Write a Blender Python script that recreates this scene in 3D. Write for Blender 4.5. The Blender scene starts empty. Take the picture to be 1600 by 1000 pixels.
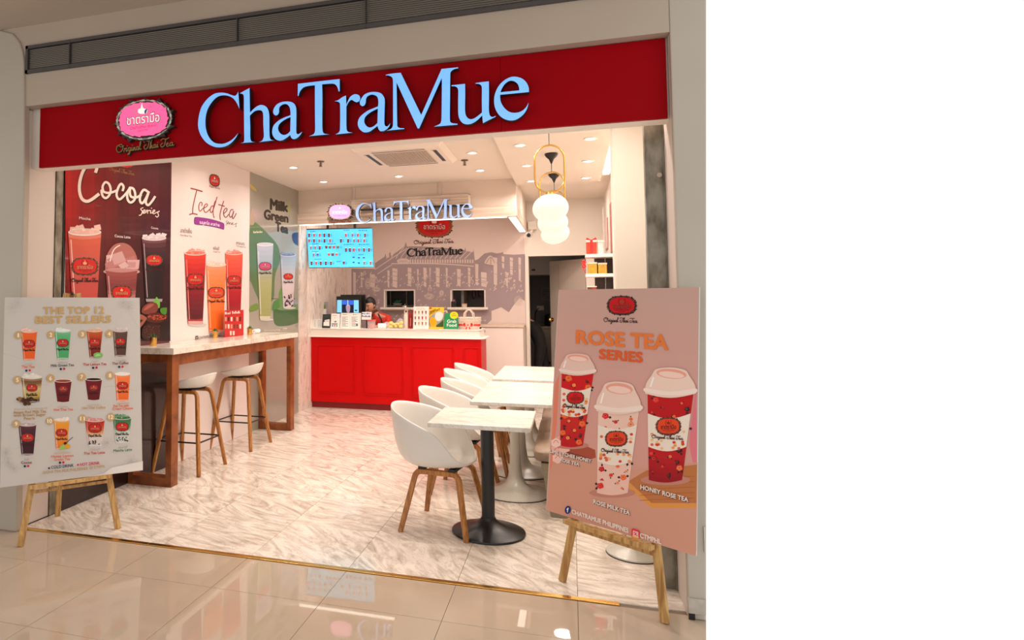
import bpy, bmesh, math, random
from mathutils import Vector, Matrix
from mathutils.geometry import tessellate_polygon
random.seed(7)
PI = math.pi
sc = bpy.context.scene
C = sc.collection
# ---------------------------------------------------------------- camera
FPX, CX, CY = 1044.3, 551.5, 405.9
CAM = Vector((0, 0, 1.53))
yaw, pit, rol = -.3141, .0589, -.0037
fw = Vector((math.sin(yaw)*math.cos(pit), math.cos(yaw)*math.cos(pit), math.sin(pit)))
r0 = Vector((math.cos(yaw), -math.sin(yaw), 0)); u0 = r0.cross(fw)
rt = r0*math.cos(rol)+u0*math.sin(rol); up = -r0*math.sin(rol)+u0*math.cos(rol)
cd = bpy.data.cameras.new('camera'); cam = bpy.data.objects.new('camera', cd); C.objects.link(cam)
cd.sensor_width = 36; cd.lens = FPX*36/1600
cd.shift_x = (800-CX)/1600; cd.shift_y = (CY-500)/1600
cd.clip_start = .05
m3 = Matrix((rt, up, -fw)).transposed()
cam.matrix_world = Matrix.Translation(CAM) @ m3.to_4x4()
sc.camera = cam
# ---------------------------------------------------------------- world, exposure, lamps' strengths
w = bpy.data.worlds.new('world'); sc.world = w; w.use_nodes = True
w.node_tree.nodes['Background'].inputs[0].default_value = (1, 1, 1, 1)
w.node_tree.nodes['Background'].inputs[1].default_value = 1.05
sc.view_settings.view_transform = 'Standard'; sc.view_settings.look = 'None'
sc.view_settings.exposure = 0; sc.view_settings.gamma = 1; sc.view_settings.use_curve_mapping = False
DOWN_W = 6.9
WARM = (1, .895, .825)
# ---------------------------------------------------------------- helpers
def ray(x, y): return fw*FPX + rt*(x-CX) - up*(y-CY)
def at(x, y, X=None, Y=None, Z=None):
    d = ray(x, y)
    t = ((X-CAM.x)/d.x if X is not None else (Y-CAM.y)/d.y if Y is not None else (Z-CAM.z)/d.z)
    return CAM + d*t
EDGE_N = ray(1103.3, 0).cross(ray(1103.3, 1000)).normalized()      # the photographed slab of the place ends here
def lin(c):
    return tuple((v/255/12.92 if v/255 <= .04045 else ((v/255+.055)/1.055)**2.4) for v in c)
MATS = {}
def mat(name, col, rough=.5, metal=0, emit=0, var=0, scale=8, bump=0, coat=0, spec=.5, alpha=1, trans=0, stretch=None, col2=None, ecol=None):
    if name in MATS: return MATS[name]
    m = bpy.data.materials.new(name); MATS[name] = m; m.use_nodes = True
    nt = m.node_tree; b = nt.nodes['Principled BSDF']
    c = lin(col)+(1,)
    b.inputs['Base Color'].default_value = c; b.inputs['Roughness'].default_value = rough; b.inputs['Metallic'].default_value = metal
    b.inputs['Specular IOR Level'].default_value = spec
    if coat: b.inputs['Coat Weight'].default_value = coat; b.inputs['Coat Roughness'].default_value = .05
    if emit: b.inputs['Emission Color'].default_value = (lin(ecol)+(1,)) if ecol else c; b.inputs['Emission Strength'].default_value = emit
    if trans: b.inputs['Transmission Weight'].default_value = trans
    if alpha < 1: b.inputs['Alpha'].default_value = alpha
    if var or bump or col2:
        tc = nt.nodes.new('ShaderNodeTexCoord'); mp = nt.nodes.new('ShaderNodeMapping'); nz = nt.nodes.new('ShaderNodeTexNoise')
        nt.links.new(tc.outputs['Object'], mp.inputs[0]); nt.links.new(mp.outputs[0], nz.inputs['Vector'])
        nz.inputs['Scale'].default_value = scale; nz.inputs['Detail'].default_value = 6
        if stretch: mp.inputs['Scale'].default_value = stretch
        if var or col2:
            cr = nt.nodes.new('ShaderNodeValToRGB'); nt.links.new(nz.outputs['Fac'], cr.inputs[0])
            d = lin(col2) if col2 else tuple(v*(1-var) for v in c[:3])
            cr.color_ramp.elements[0].position = .35; cr.color_ramp.elements[1].position = .65
            cr.color_ramp.elements[0].color = d+(1,); cr.color_ramp.elements[1].color = c
            nt.links.new(cr.outputs[0], b.inputs['Base Color'])
        if bump:
            bp = nt.nodes.new('ShaderNodeBump'); bp.inputs['Strength'].default_value = bump; bp.inputs['Distance'].default_value = .004
            nt.links.new(nz.outputs['Fac'], bp.inputs['Height']); nt.links.new(bp.outputs[0], b.inputs['Normal'])
    return m
def marble(name, base, vein, scale, stretch, rot, rough, contrast=(.38, .62), rnd=True, distort=1.5, coat=0):
    m = bpy.data.materials.new(name); MATS[name] = m; m.use_nodes = True
    nt = m.node_tree; b = nt.nodes['Principled BSDF']; N = nt.nodes.new; Lk = nt.links.new
    tc = N('ShaderNodeTexCoord'); mp = N('ShaderNodeMapping'); nz = N('ShaderNodeTexNoise'); nz2 = N('ShaderNodeTexNoise')
    oi = N('ShaderNodeObjectInfo'); mu = N('ShaderNodeVectorMath'); mu.operation = 'SCALE'; ad = N('ShaderNodeVectorMath')
    cmb = N('ShaderNodeCombineXYZ')
    for i in range(3): Lk(oi.outputs['Random'], cmb.inputs[i])
    Lk(cmb.outputs[0], mu.inputs[0]); mu.inputs['Scale'].default_value = 37 if rnd else 0
    Lk(tc.outputs['Object'], mp.inputs[0]); mp.inputs['Rotation'].default_value = rot; mp.inputs['Scale'].default_value = stretch
    if rnd:      # each tile is turned a little differently
        ro = N('ShaderNodeVectorRotate'); ro.rotation_type = 'Z_AXIS'; ma = N('ShaderNodeMath'); ma.operation = 'MULTIPLY_ADD'
        Lk(oi.outputs['Random'], ma.inputs[0]); ma.inputs[1].default_value = .8; ma.inputs[2].default_value = .15
        Lk(tc.outputs['Object'], ro.inputs['Vector']); Lk(ma.outputs[0], ro.inputs['Angle']); Lk(ro.outputs[0], mp.inputs[0])
    Lk(mp.outputs[0], ad.inputs[0]); Lk(mu.outputs[0], ad.inputs[1])
    Lk(ad.outputs[0], nz.inputs['Vector']); Lk(ad.outputs[0], nz2.inputs['Vector'])
    nz.inputs['Scale'].default_value = scale; nz.inputs['Detail'].default_value = 9; nz.inputs['Distortion'].default_value = distort; nz.inputs['Roughness'].default_value = .6
    nz2.inputs['Scale'].default_value = scale*2.3; nz2.inputs['Detail'].default_value = 7; nz2.inputs['Distortion'].default_value = 2.2
    cr = N('ShaderNodeValToRGB'); e = cr.color_ramp.elements
    e[0].position = contrast[0]; e[0].color = lin(vein)+(1,); e[1].position = contrast[1]; e[1].color = lin(base)+(1,)
    Lk(nz.outputs['Fac'], cr.inputs[0])
    # thin veins where the second noise crosses its middle
    s = N('ShaderNodeMath'); s.operation = 'SUBTRACT'; Lk(nz2.outputs['Fac'], s.inputs[0]); s.inputs[1].default_value = .5
    a = N('ShaderNodeMath'); a.operation = 'ABSOLUTE'; Lk(s.outputs[0], a.inputs[0])
    c2 = N('ShaderNodeValToRGB'); c2.color_ramp.elements[0].color = (1, 1, 1, 1); c2.color_ramp.elements[1].color = (0, 0, 0, 1); c2.color_ramp.elements[1].position = .018
    Lk(a.outputs[0], c2.inputs[0])
    mx = N('ShaderNodeMix'); mx.data_type = 'RGBA'; f = N('ShaderNodeMath'); f.operation = 'MULTIPLY'; Lk(c2.outputs[0], f.inputs[0]); f.inputs[1].default_value = .45
    Lk(f.outputs[0], mx.inputs['Factor']); Lk(cr.outputs[0], mx.inputs['A']); mx.inputs['B'].default_value = tuple(v*.62 for v in lin(vein))+(1,)
    Lk(mx.outputs['Result'], b.inputs['Base Color']); b.inputs['Roughness'].default_value = rough
    if coat: b.inputs['Coat Weight'].default_value = coat; b.inputs['Coat Roughness'].default_value = .06
    return m
def wood(name, c1, c2, stretch=(60, 60, 3), rough=.4):
    m = bpy.data.materials.new(name); MATS[name] = m; m.use_nodes = True
    nt = m.node_tree; b = nt.nodes['Principled BSDF']; N = nt.nodes.new; Lk = nt.links.new
    tc = N('ShaderNodeTexCoord'); mp = N('ShaderNodeMapping'); nz = N('ShaderNodeTexNoise'); cr = N('ShaderNodeValToRGB')
    Lk(tc.outputs['Object'], mp.inputs[0]); mp.inputs['Scale'].default_value = stretch; Lk(mp.outputs[0], nz.inputs['Vector'])
    nz.inputs['Scale'].default_value = 1; nz.inputs['Detail'].default_value = 5; nz.inputs['Distortion'].default_value = .6
    e = cr.color_ramp.elements; e[0].position = .35; e[0].color = lin(c2)+(1,); e[1].position = .62; e[1].color = lin(c1)+(1,)
    Lk(nz.outputs['Fac'], cr.inputs[0]); Lk(cr.outputs[0], b.inputs['Base Color']); b.inputs['Roughness'].default_value = rough
    bp = N('ShaderNodeBump'); bp.inputs['Strength'].default_value = .25; bp.inputs['Distance'].default_value = .002
    Lk(nz.outputs['Fac'], bp.inputs['Height']); Lk(bp.outputs[0], b.inputs['Normal'])
    return m
def printmat(name, rough=.45, coat=0, emit=0):
    m = bpy.data.materials.new(name); MATS[name] = m; m.use_nodes = True
    nt = m.node_tree; b = nt.nodes['Principled BSDF']; a = nt.nodes.new('ShaderNodeVertexColor'); a.layer_name = 'Col'
    nt.links.new(a.outputs[0], b.inputs['Base Color']); b.inputs['Roughness'].default_value = rough; b.inputs['Specular IOR Level'].default_value = .22
    if coat: b.inputs['Coat Weight'].default_value = coat; b.inputs['Coat Roughness'].default_value = .04
    if emit: nt.links.new(a.outputs[0], b.inputs['Emission Color']); b.inputs['Emission Strength'].default_value = emit
    return m
PRINT = printmat('flat_print'); GLOSS = printmat('glossy_print', .35, .22); SCREEN = printmat('lit_screen', .3, 0, .8); PINKLIT = printmat('lit_logo', .4, 0, .62)

class MB:
    def __init__(s): s.v = []; s.f = []
    def add(s, vs, fs):
        n = len(s.v); s.v += [tuple(v) for v in vs]; s.f += [tuple(i+n for i in f) for f in fs]; return s
    def box(s, x0, x1, y0, y1, z0, z1):
        return s.add([(x, y, z) for z in (z0, z1) for y in (y0, y1) for x in (x0, x1)],
                     [(0, 2, 3, 1), (4, 5, 7, 6), (0, 1, 5, 4), (2, 6, 7, 3), (0, 4, 6, 2), (1, 3, 7, 5)])
    def obox(s, o, a, b, c):      # oriented box from a corner and three edge vectors
        o, a, b, c = map(Vector, (o, a, b, c))
        return s.add([o, o+a, o+b, o+a+b, o+c, o+a+c, o+b+c, o+a+b+c], [(0, 2, 3, 1), (4, 5, 7, 6), (0, 1, 5, 4), (2, 6, 7, 3), (0, 4, 6, 2), (1, 3, 7, 5)])
    def prism(s, pts, fn, h):     # 2D outline -> fn(u, v, w) at w = 0 and w = h
        n = len(pts); tri = tessellate_polygon([[Vector((p[0], p[1], 0)) for p in pts]])
        vs = [fn(p[0], p[1], 0) for p in pts]+[fn(p[0], p[1], h) for p in pts]
        fs = [tuple(t) for t in tri]+[tuple(i+n for i in reversed(t)) for t in tri]+[(i, (i+1) % n, (i+1) % n+n, i+n) for i in range(n)]
        return s.add(vs, fs)
    def lathe(s, prof, c=(0, 0, 0), n=32, cap=True):
        vs = []; fs = []; c = Vector(c)
        for r, z in prof:
            for i in range(n): vs.append(c+Vector((r*math.cos(2*PI*i/n), r*math.sin(2*PI*i/n), z)))
        for j in range(len(prof)-1):
            for i in range(n): fs.append((j*n+i, j*n+(i+1) % n, (j+1)*n+(i+1) % n, (j+1)*n+i))
        if cap: fs.append(tuple(reversed(range(n)))); fs.append(tuple(range((len(prof)-1)*n, len(prof)*n)))
        return s.add(vs, fs)
    def tube(s, path, rad, n=10, closed=False, sq=2.0, flat=1.0, ref=None):
        P = [Vector(p) for p in path]; m = len(P); vs = []; fs = []
        R = rad if isinstance(rad, (list, tuple)) else [rad]*m
        prev = None
        for i, p in enumerate(P):
            if closed: t = P[(i+1) % m]-P[i-1]
            else: t = P[min(i+1, m-1)]-P[max(i-1, 0)]
            t.normalize()
            if prev is None:
                a = Vector(ref) if ref else (Vector((0, 0, 1)) if abs(t.z) < .9 else Vector((1, 0, 0)))
                a = (a-t*a.dot(t)).normalized()
            else: a = (prev-t*prev.dot(t)).normalized()
            prev = a; b = t.cross(a)
            for k in range(n):
                th = 2*PI*(k+.5)/n; cc, ss = math.cos(th), math.sin(th)
                e = (abs(cc)**sq+abs(ss)**sq)**(-1/sq)
                vs.append(p+a*cc*e*R[i]+b*ss*e*R[i]*flat)
        for i in range(m if closed else m-1):
            for k in range(n): fs.append((i*n+k, i*n+(k+1) % n, ((i+1) % m)*n+(k+1) % n, ((i+1) % m)*n+k))
        if not closed: fs.append(tuple(reversed(range(n)))); fs.append(tuple(range((m-1)*n, m*n)))
        return s.add(vs, fs)
    def ball(s, c, r, n=16, m=10, tf=None):
        c = Vector(c); r = (r, r, r) if not isinstance(r, (tuple, list)) else r; vs = [Vector((0, 0, -r[2]))]; fs = []
        for j in range(1, m):
            for i in range(n):
                a = PI*j/m-PI/2; b = 2*PI*i/n
                vs.append(Vector((r[0]*math.cos(a)*math.cos(b), r[1]*math.cos(a)*math.sin(b), r[2]*math.sin(a))))
        vs.append(Vector((0, 0, r[2])))
        for i in range(n):
            fs.append((0, 1+(i+1) % n, 1+i)); fs.append((len(vs)-1, 1+(m-2)*n+i, 1+(m-2)*n+(i+1) % n))
            for j in range(m-2): fs.append((1+j*n+i, 1+j*n+(i+1) % n, 1+(j+1)*n+(i+1) % n, 1+(j+1)*n+i))
        if tf: vs = [tf @ v for v in vs]
        return s.add([c+v for v in vs], fs)
    def build(s, name, material, parent=None, smooth=False, bevel=0, sub=0, clip=False, kind=None, solid=0, mesh_only=False, angle=.6):
        me = bpy.data.meshes.new(name); me.from_pydata(s.v, [], s.f)
        bm = bmesh.new(); bm.from_mesh(me)
        if clip:
            g = bm.verts[:]+bm.edges[:]+bm.faces[:]
            res = bmesh.ops.bisect_plane(bm, geom=g, plane_co=CAM, plane_no=EDGE_SIGN*EDGE_N, clear_outer=True)
            ed = [e for e in res['geom_cut'] if isinstance(e, bmesh.types.BMEdge)]
            if ed:
                try: bmesh.ops.holes_fill(bm, edges=ed, sides=0)
                except Exception: pass
        bmesh.ops.recalc_face_normals(bm, faces=bm.faces[:])
        bm.to_mesh(me); bm.free()
        if smooth:
            for p in me.polygons: p.use_smooth = True
        me.materials.append(material)
        o = bpy.data.objects.new(name, me); C.objects.link(o)
        if smooth and not sub: me.set_sharp_from_angle(angle=angle)
        if parent: o.parent = parent
        if solid: md = o.modifiers.new('s', 'SOLIDIFY'); md.thickness = solid; md.offset = 0
        if bevel: md = o.modifiers.new('b', 'BEVEL'); md.width = bevel; md.segments = 2; md.limit_method = 'ANGLE'
        if sub: md = o.modifiers.new('u', 'SUBSURF'); md.levels = md.render_levels = sub
        if kind: o['kind'] = kind
        return o
EDGE_SIGN = 1 if ray(1300, 500).dot(EDGE_N) > 0 else -1
def empty(name, loc=(0, 0, 0), rz=0):
    o = bpy.data.objects.new(name, None); C.objects.link(o); o.location = loc; o.rotation_euler = (0, 0, rz); o.empty_display_size = .1; return o
def tag(o, label, cat, group=None):
    o['label'] = label; o['category'] = cat
    if group: o['group'] = group
    return o
def struct(o, label=None):
    o['kind'] = 'structure'
    if label: o['label'] = label
    return o
def put(o, parent):      # parent in place although the parent stands elsewhere
    o.parent = parent; o.matrix_parent_inverse = (Matrix.Translation(parent.location) @ parent.rotation_euler.to_matrix().to_4x4()).inverted(); return o
def dup(root, loc, rz, label=None):
    r = root.copy(); C.objects.link(r); r.location = loc; r.rotation_euler = (0, 0, rz)
    if label: r['label'] = label
    for ch in list(root.children):
        c = ch.copy(); C.objects.link(c); c.parent = r
        for g in list(ch.children):
            d = g.copy(); C.objects.link(d); d.parent = c
    return r
def smooth_loop(pts, seg=5, closed=True):     # (x, y) with an optional third item marking a sharp corner
    n = len(pts); out = []
    rng = range(n) if closed else range(n-1)
    for i in rng:
        p1, p2 = pts[i], pts[(i+1) % n]
        p0 = pts[i-1] if (closed or i > 0) and len(p1) < 3 else None
        p3 = pts[(i+2) % n] if (closed or i < n-2) and len(p2) < 3 else None
        a, b = Vector(p1[:2]), Vector(p2[:2])
        m1 = (b-Vector(p0[:2]))/2 if p0 else None; m2 = (Vector(p3[:2])-a)/2 if p3 else None
        if m1 is None and m2 is None: m1 = m2 = b-a
        elif m1 is None: m1 = (b-a)*1.5-m2/2
        elif m2 is None: m2 = (b-a)*1.5-m1/2
        L = (b-a).length
        for m in (m1, m2):
            if m.length > 1.6*L: m *= 1.6*L/m.length
        k = 1 if (len(p1) > 2 and len(p2) > 2) else seg
        for j in range(k):
            t = j/k; t2 = t*t; t3 = t2*t
            q = a*(2*t3-3*t2+1)+m1*(t3-2*t2+t)+b*(-2*t3+3*t2)+m2*(t3-t2)
            out.append((q.x, q.y))
    if not closed: out.append(tuple(pts[-1][:2]))
    return out
_tc = {}
def glyphs(s, bold=0, shear=0):
    k = (s, bold, shear)
    if k not in _tc:
        c = bpy.data.curves.new('t', 'FONT'); c.body = s; c.offset = bold; c.resolution_u = 3; c.shear = shear; c.space_character = 1+min(bold, .02)
        o = bpy.data.objects.new('t', c); m = bpy.data.meshes.new_from_object(o)
        vs = [(v.co.x, v.co.y) for v in m.vertices]; fs = [tuple(p.vertices) for p in m.polygons]
        x0 = min(v[0] for v in vs); x1 = max(v[0] for v in vs)
        _tc[k] = ([((v[0]-x0)/(x1-x0), v[1]/.72) for v in vs], fs)
        bpy.data.meshes.remove(m); bpy.data.objects.remove(o); bpy.data.curves.remove(c)
    return _tc[k]
class Plane:      # a real flat surface in the scene; points measured in the photograph are cast onto it
    def __init__(s, p, n): s.p = Vector(p); s.n = Vector(n).normalized()
    def __call__(s, x, y, w=0):
        d = ray(x, y); t = (s.p-CAM).dot(s.n)/d.dot(s.n); return CAM+d*t+s.n*w
class Print:      # flat print: coloured pieces lying one on another, tenths of a millimetre apart
    def __init__(s, plane, base=0, step=.00008): s.pl = plane; s.v = []; s.f = []; s.c = []; s.inc = 6e-6; s.w = base+step; s.st = step; s.T = (1, 0, 0)
    def raw(s, pts, fs, col):
        s.w += s.inc; n = len(s.v); s.v += [s.pl(s.T[1]+p[0]/s.T[0], s.T[2]+p[1]/s.T[0], s.w) for p in pts]
        for f in fs: s.f.append(tuple(i+n for i in f)); s.c.append(lin(col)+(1,))
        return s
    def up(s, k=1): s.w += s.st*k; return s
    def poly(s, pts, col, up=True):
        tri = tessellate_polygon([[Vector((p[0], p[1], 0)) for p in pts]]); s.raw(pts, tri, col)
        return s.up() if up else s
    def curve(s, pts, col, seg=4): return s.poly(smooth_loop(pts, seg), col)
    def ell(s, cx, cy, rx, ry, col, n=24, rot=0, jag=0, up=True):
        pts = []
        for i in range(n):
            a = 2*PI*i/n; k = 1+(jag if i % 2 else -jag); x, y = rx*k*math.cos(a), ry*k*math.sin(a)
            pts.append((cx+x*math.cos(rot)-y*math.sin(rot), cy+x*math.sin(rot)+y*math.cos(rot)))
        return s.poly(pts, col, up)
    def stroke(s, pts, w, col, up=True, seg=4):
        q = smooth_loop(pts, seg, False) if seg > 1 else [p[:2] for p in pts]
        q = [Vector(p) for i, p in enumerate(q) if i == 0 or (Vector(p)-Vector(q[i-1])).length > 1e-4]
        if len(q) < 2: return s
        k = len(s.v); n_ = len(q)      # one mitred ribbon, rising a hair along its length so that crossings lie one over the other
        for i, p in enumerate(q):
            d = q[min(i+1, n_-1)]-q[max(i-1, 0)]
            if d.length < 1e-6: d = q[min(i+1, n_-1)]-p
            if d.length < 1e-6: d = Vector((1, 0))
            d.normalize(); e = d*w*.3*(-1 if i == 0 else 1 if i == n_-1 else 0); m = 1.0
            if 0 < i < n_-1:
                c = (q[i+1]-p).normalized().dot((p-q[i-1]).normalized()); m = 1/max(math.sqrt(max((1+c)/2, 0)), .6)
            nn = Vector((-d.y, d.x))*w/2*m; s.w += 4e-6
            for z in (p+nn+e, p-nn+e): s.v.append(s.pl(s.T[1]+z.x/s.T[0], s.T[2]+z.y/s.T[0], s.w))
        for i in range(n_-1): s.f.append((k+2*i, k+2*i+1, k+2*i+3, k+2*i+2)); s.c.append(lin(col)+(1,))
        return s.up() if up else s
    def text(s, t, x0, y0, x1, y1, h, col, bold=.01, h1=None, shear=0, up=True):
        if t[0] == '~':      # writing too small to read in the photograph: word-like marks only
            n_ = len(t); x = 0; k = 0
            while x < 1:
                w_ = min((.9+.5*((k*7+n_) % 3))/n_, 1-x); a, b = x0+(x1-x0)*x, x0+(x1-x0)*(x+w_*.7); ya, yb = y0+(y1-y0)*x, y0+(y1-y0)*(x+w_*.7)
                s.raw([(a, ya), (b, yb), (b, yb-h*(.6 if k % 3 else .95)), (a, ya-h*(.6 if k % 3 else .95))], [(0, 1, 2, 3)], col); x += w_; k += 1
            return s.up() if up else s
        vs, fs = glyphs(t, 0, shear); h1 = h1 or h; r = bold*h*.8
        for k in range(8 if bold > .045 else 4 if bold > .025 else 1):      # heavy type: the outline grown by overprinting
            dx, dy = (r*math.cos(k*PI/4), r*math.sin(k*PI/4)) if bold > .045 else (r*(k % 2)-r/2, r*(k//2)-r/2) if bold > .025 else (0, 0)
            s.raw([(x0+dx+(x1-x0)*a, y0+dy+(y1-y0)*a-(h+(h1-h)*a)*b) for a, b in vs], fs, col)
        return s.up() if up else s
    def cut(s, name, material, parent=None):      # close one printed part, go on with the next
        o = s.build(name, material, parent); s.v, s.f, s.c = [], [], []; return o
    def build(s, name, material, parent=None):
        me = bpy.data.meshes.new(name); me.from_pydata([tuple(v) for v in s.v], [], s.f)
        ca = me.color_attributes.new('Col', 'FLOAT_COLOR', 'CORNER')
        k = 0; n = s.pl.n; flip = []
        for p, c in zip(me.polygons, s.c):
            for _ in p.loop_indices: ca.data[k].color = c; k += 1
        bm = bmesh.new(); bm.from_mesh(me); bm.normal_update()
        for f in bm.faces:
            if f.normal.dot(n) < 0: f.normal_flip()
        bm.to_mesh(me); bm.free(); me.materials.append(material)
        o = bpy.data.objects.new(name, me); C.objects.link(o)
        if parent: put(o, parent)
        return o
GLYPHS=[('C',[[(279,326,1),(284,271),(288,216,1),(272,250),(248,283),(218,302),(179,312),(140,308),(106,286),(74,247),(57,204),(52,151),(60,97),(83,50),(118,19),(167,8),(206,14),(245,33),(281,66,1),(259,32),(225,4),(187,-10),(143,-12),(103,-1),(59,26),(23,69),(4,115),(0,151),(7,204),(26,256),(66,301),(115,328),(164,330),(203,321),(233,308),(255,301),(269,308)]]),
('h',[[(356,340,1),(358,258),(360,186,1),(390,211),(418,225),(441,226),(465,215),(481,194),(489,159),(490,98),(492,29),(501,9),(522,3,1),(419,0,1),(440,5),(449,17),(454,37),(450,102),(449,162),(442,187),(423,196),(394,193),(371,178),(359,166,1),(362,100),(363,31),(372,8),(398,2,1),(293,3,1),(315,6),(322,17),(321,86),(319,218),(318,284),(313,304),(289,313,1)]]),
('a',[[(515,182),(523,203),(544,223),(576,232),(613,231),(641,222),(659,203),(666,173),(666,100),(666,41),(673,28),(684,29),(704,40,1),(691,22),(673,6),(650,0),(634,9),(627,27,1),(604,12),(577,-1),(549,0),(526,14),(510,41),(510,71),(521,96),(549,119),(586,135),(629,146,1),(627,176),(621,198),(604,215),(581,217),(560,206),(554,192),(553,170),(542,155),(528,155),(517,167)],[(629,135,1),(595,124),(563,105),(549,85),(549,63),(563,41),(586,30),(609,35),(627,50,1)]]),
('T',[[(676,332,1),(767,333),(940,333,1),(940,260,1),(933,260,1),(928,280),(917,299),(897,310),(830,313,1),(832,220),(831,88),(834,31),(846,17),(875,11,1),(746,10,1),(769,16),(782,26),(786,48),(785,180),(785,312,1),(739,312),(710,305),(689,283),(681,259,1),(675,260,1)]]),
('r',[[(979,231,1),(980,174,1),(990,197),(1004,220),(1022,231),(1039,233),(1057,225),(1065,209),(1060,192),(1045,185),(1029,192),(1013,202),(997,193),(981,167,1),(981,45),(988,19),(1019,9,1),(912,7,1),(933,17),(941,35),(942,179),(933,197),(908,204,1),(933,210),(955,223)]]),
('a',[[(1063,187),(1071,203),(1088,223),(1113,234),(1144,236),(1175,230),(1195,218),(1210,193),(1212,162),(1210,113),(1209,49),(1214,32),(1228,29),(1243,45,1),(1235,24),(1214,7),(1190,3),(1177,12),(1168,36,1),(1146,21),(1122,7),(1094,4),(1073,14),(1056,35),(1050,63),(1058,89),(1077,109),(1112,130),(1143,140),(1172,149,1),(1174,179),(1168,204),(1151,217),(1130,221),(1109,213),(1100,197),(1098,177),(1088,161),(1076,160),(1065,170)],[(1171,136,1),(1136,123),(1109,107),(1093,90),(1089,70),(1094,52),(1108,36),(1125,30),(1146,36),(1168,53,1)]]),
('M',[[(1219,328,1),(1258,331),(1307,330,1),(1423,76,1),(1541,326,1),(1633,325,1),(1633,319,1),(1609,316),(1592,303),(1589,280),(1586,150),(1584,38),(1591,18),(1626,9,1),(1626,4,1),(1494,4,1),(1524,15),(1535,29),(1538,68),(1541,198),(1542,276,1),(1411,1,1),(1402,2,1),(1282,277,1),(1283,180),(1284,47),(1289,18),(1325,9,1),(1325,5,1),(1219,4,1),(1247,12),(1258,27),(1260,49),(1261,182),(1261,293),(1253,312),(1235,322),(1219,324,1)]]),
('u',[[(1595,228,1),(1637,228),(1670,228,1),(1670,167),(1668,82),(1674,48),(1691,30),(1710,29),(1730,38),(1760,60,1),(1760,124),(1761,199),(1754,214),(1743,220),(1727,223,1),(1727,226,1),(1763,228),(1799,228,1),(1799,154),(1797,71),(1802,40),(1815,30),(1833,35,1),(1833,30,1),(1795,14),(1764,0,1),(1761,44,1),(1737,22),(1717,9),(1697,2),(1674,2),(1654,11),(1639,31),(1631,62),(1631,137),(1632,195),(1626,212),(1613,220),(1596,222,1)]]),
('e',[[(2009,148,1),(2008,173),(1997,201),(1976,224),(1944,238),(1915,239),(1883,226),(1853,199),(1833,161),(1826,125),(1829,84),(1845,46),(1870,19),(1902,4),(1934,3),(1962,16),(1985,37),(1999,62),(2006,91,1),(1992,66),(1969,48),(1941,42),(1912,47),(1890,62),(1871,87),(1860,115),(1858,148,1)],[(1860,162,1),(1868,181),(1883,203),(1905,218),(1924,218),(1940,210),(1953,195),(1959,175),(1959,162,1)]])]
# ---------------------------------------------------------------- materials
WHITE = mat('white_paint', (236, 226, 214), .55, var=.03, scale=1.5)
CEIL = mat('ceiling_paint', (236, 224, 210), .7, var=.02, scale=1.2)
BEIGE = mat('mall_plaster', (180, 162, 143), .5, var=.05, scale=1.3, bump=.15)
GREYP = mat('pillar_paint', (180, 168, 151), .35, var=.05, scale=2.2, bump=.2)
JAMB = mat('jamb_paint', (214, 198, 186), .5, var=.04, scale=2, bump=.1)
RED = mat('sign_red', (154, 0, 10), .5, spec=.06, var=.08, scale=2)
CRED = mat('counter_red', (206, 0, 2), .4, var=.05, scale=3, spec=.18)
DRED = mat('plinth_red', (140, 14, 16), .4, var=.1, scale=3)
BLACK = mat('black_satin', (22, 20, 20), .35, var=.2, scale=20)
DARK = mat('dark_metal', (38, 30, 26), .4, var=.2, scale=20)
STEEL = mat('galvanized_steel', (152, 146, 132), .42, metal=.55, scale=16, stretch=(1, 1, .5), col2=(104, 96, 80), bump=.3)
GROUT = mat('grout', (132, 112, 92), .8, var=.1, scale=20)
GOLD = mat('brass', (226, 176, 92), .22, metal=1, var=.1, scale=12)
SHELLW = mat('shell_plastic', (222, 216, 207), .38, var=.02, scale=4)
STONE = marble('floor_marble', (238, 226, 211), (190, 173, 156), 2.1, (.8, 2.9, 1), (0, 0, .5), .12, (.34, .58), distort=3.2)
MALLT = mat('mall_tile', (187, 166, 144), .022, var=.05, scale=2.5)
TOPM = marble('bar_marble', (236, 226, 212), (200, 186, 168), 3.2, (1, 1, 1), (0, 0, .6), .16, (.28, .5), rnd=False, distort=2.5)
TABM = marble('table_marble', (224, 216, 205), (190, 176, 160), 3.6, (1, 2.6, 1), (0, 0, .7), .22, (.26, .52), rnd=False)
WALLM = marble('wall_marble', (232, 216, 204), (176, 160, 150), 2.4, (1, 3.4, 1.1), (.75, 0, 0), .12, (.3, .5), rnd=False)
WALNUT = wood('walnut', (150, 82, 34), (112, 54, 20), (8, 8, 8), .4)
OAK = wood('oak_legs', (186, 124, 58), (142, 84, 34), (70, 70, 5), .42)
PINE = wood('easel_pine', (206, 164, 98), (160, 112, 56), (50, 50, 4), .5)
STRIP = wood('striped_cladding', (228, 208, 190), (196, 170, 152), (1.5, 1.5, 60), .5)
FABRIC = mat('sofa_fabric', (148, 124, 104), .55, var=.12, scale=30, bump=.2)
SOFAB = mat('sofa_base_fabric', (150, 136, 112), .8, var=.15, scale=60, bump=.3)
TULIP = mat('tulip_enamel', (216, 210, 196), .25, var=.02, scale=3)
def glow(name, col, k): return mat(name, col, .5, emit=k, ecol=col)
LED = glow('led_diffuser', (255, 244, 228), 3)
LAMPFACE = glow('downlight_face', (255, 248, 240), 6)
GLOBE = mat('opal_glass', (120, 112, 100), .35, emit=.9, ecol=(255, 246, 226))
BLUELIT = mat('lit_acrylic', (120, 178, 245), .3, emit=.62, ecol=(112, 176, 255), scale=14, var=.12)
PALELIT = mat('lit_acrylic_pale', (150, 178, 226), .3, emit=.5, ecol=(160, 190, 248), scale=14, var=.1)
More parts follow.
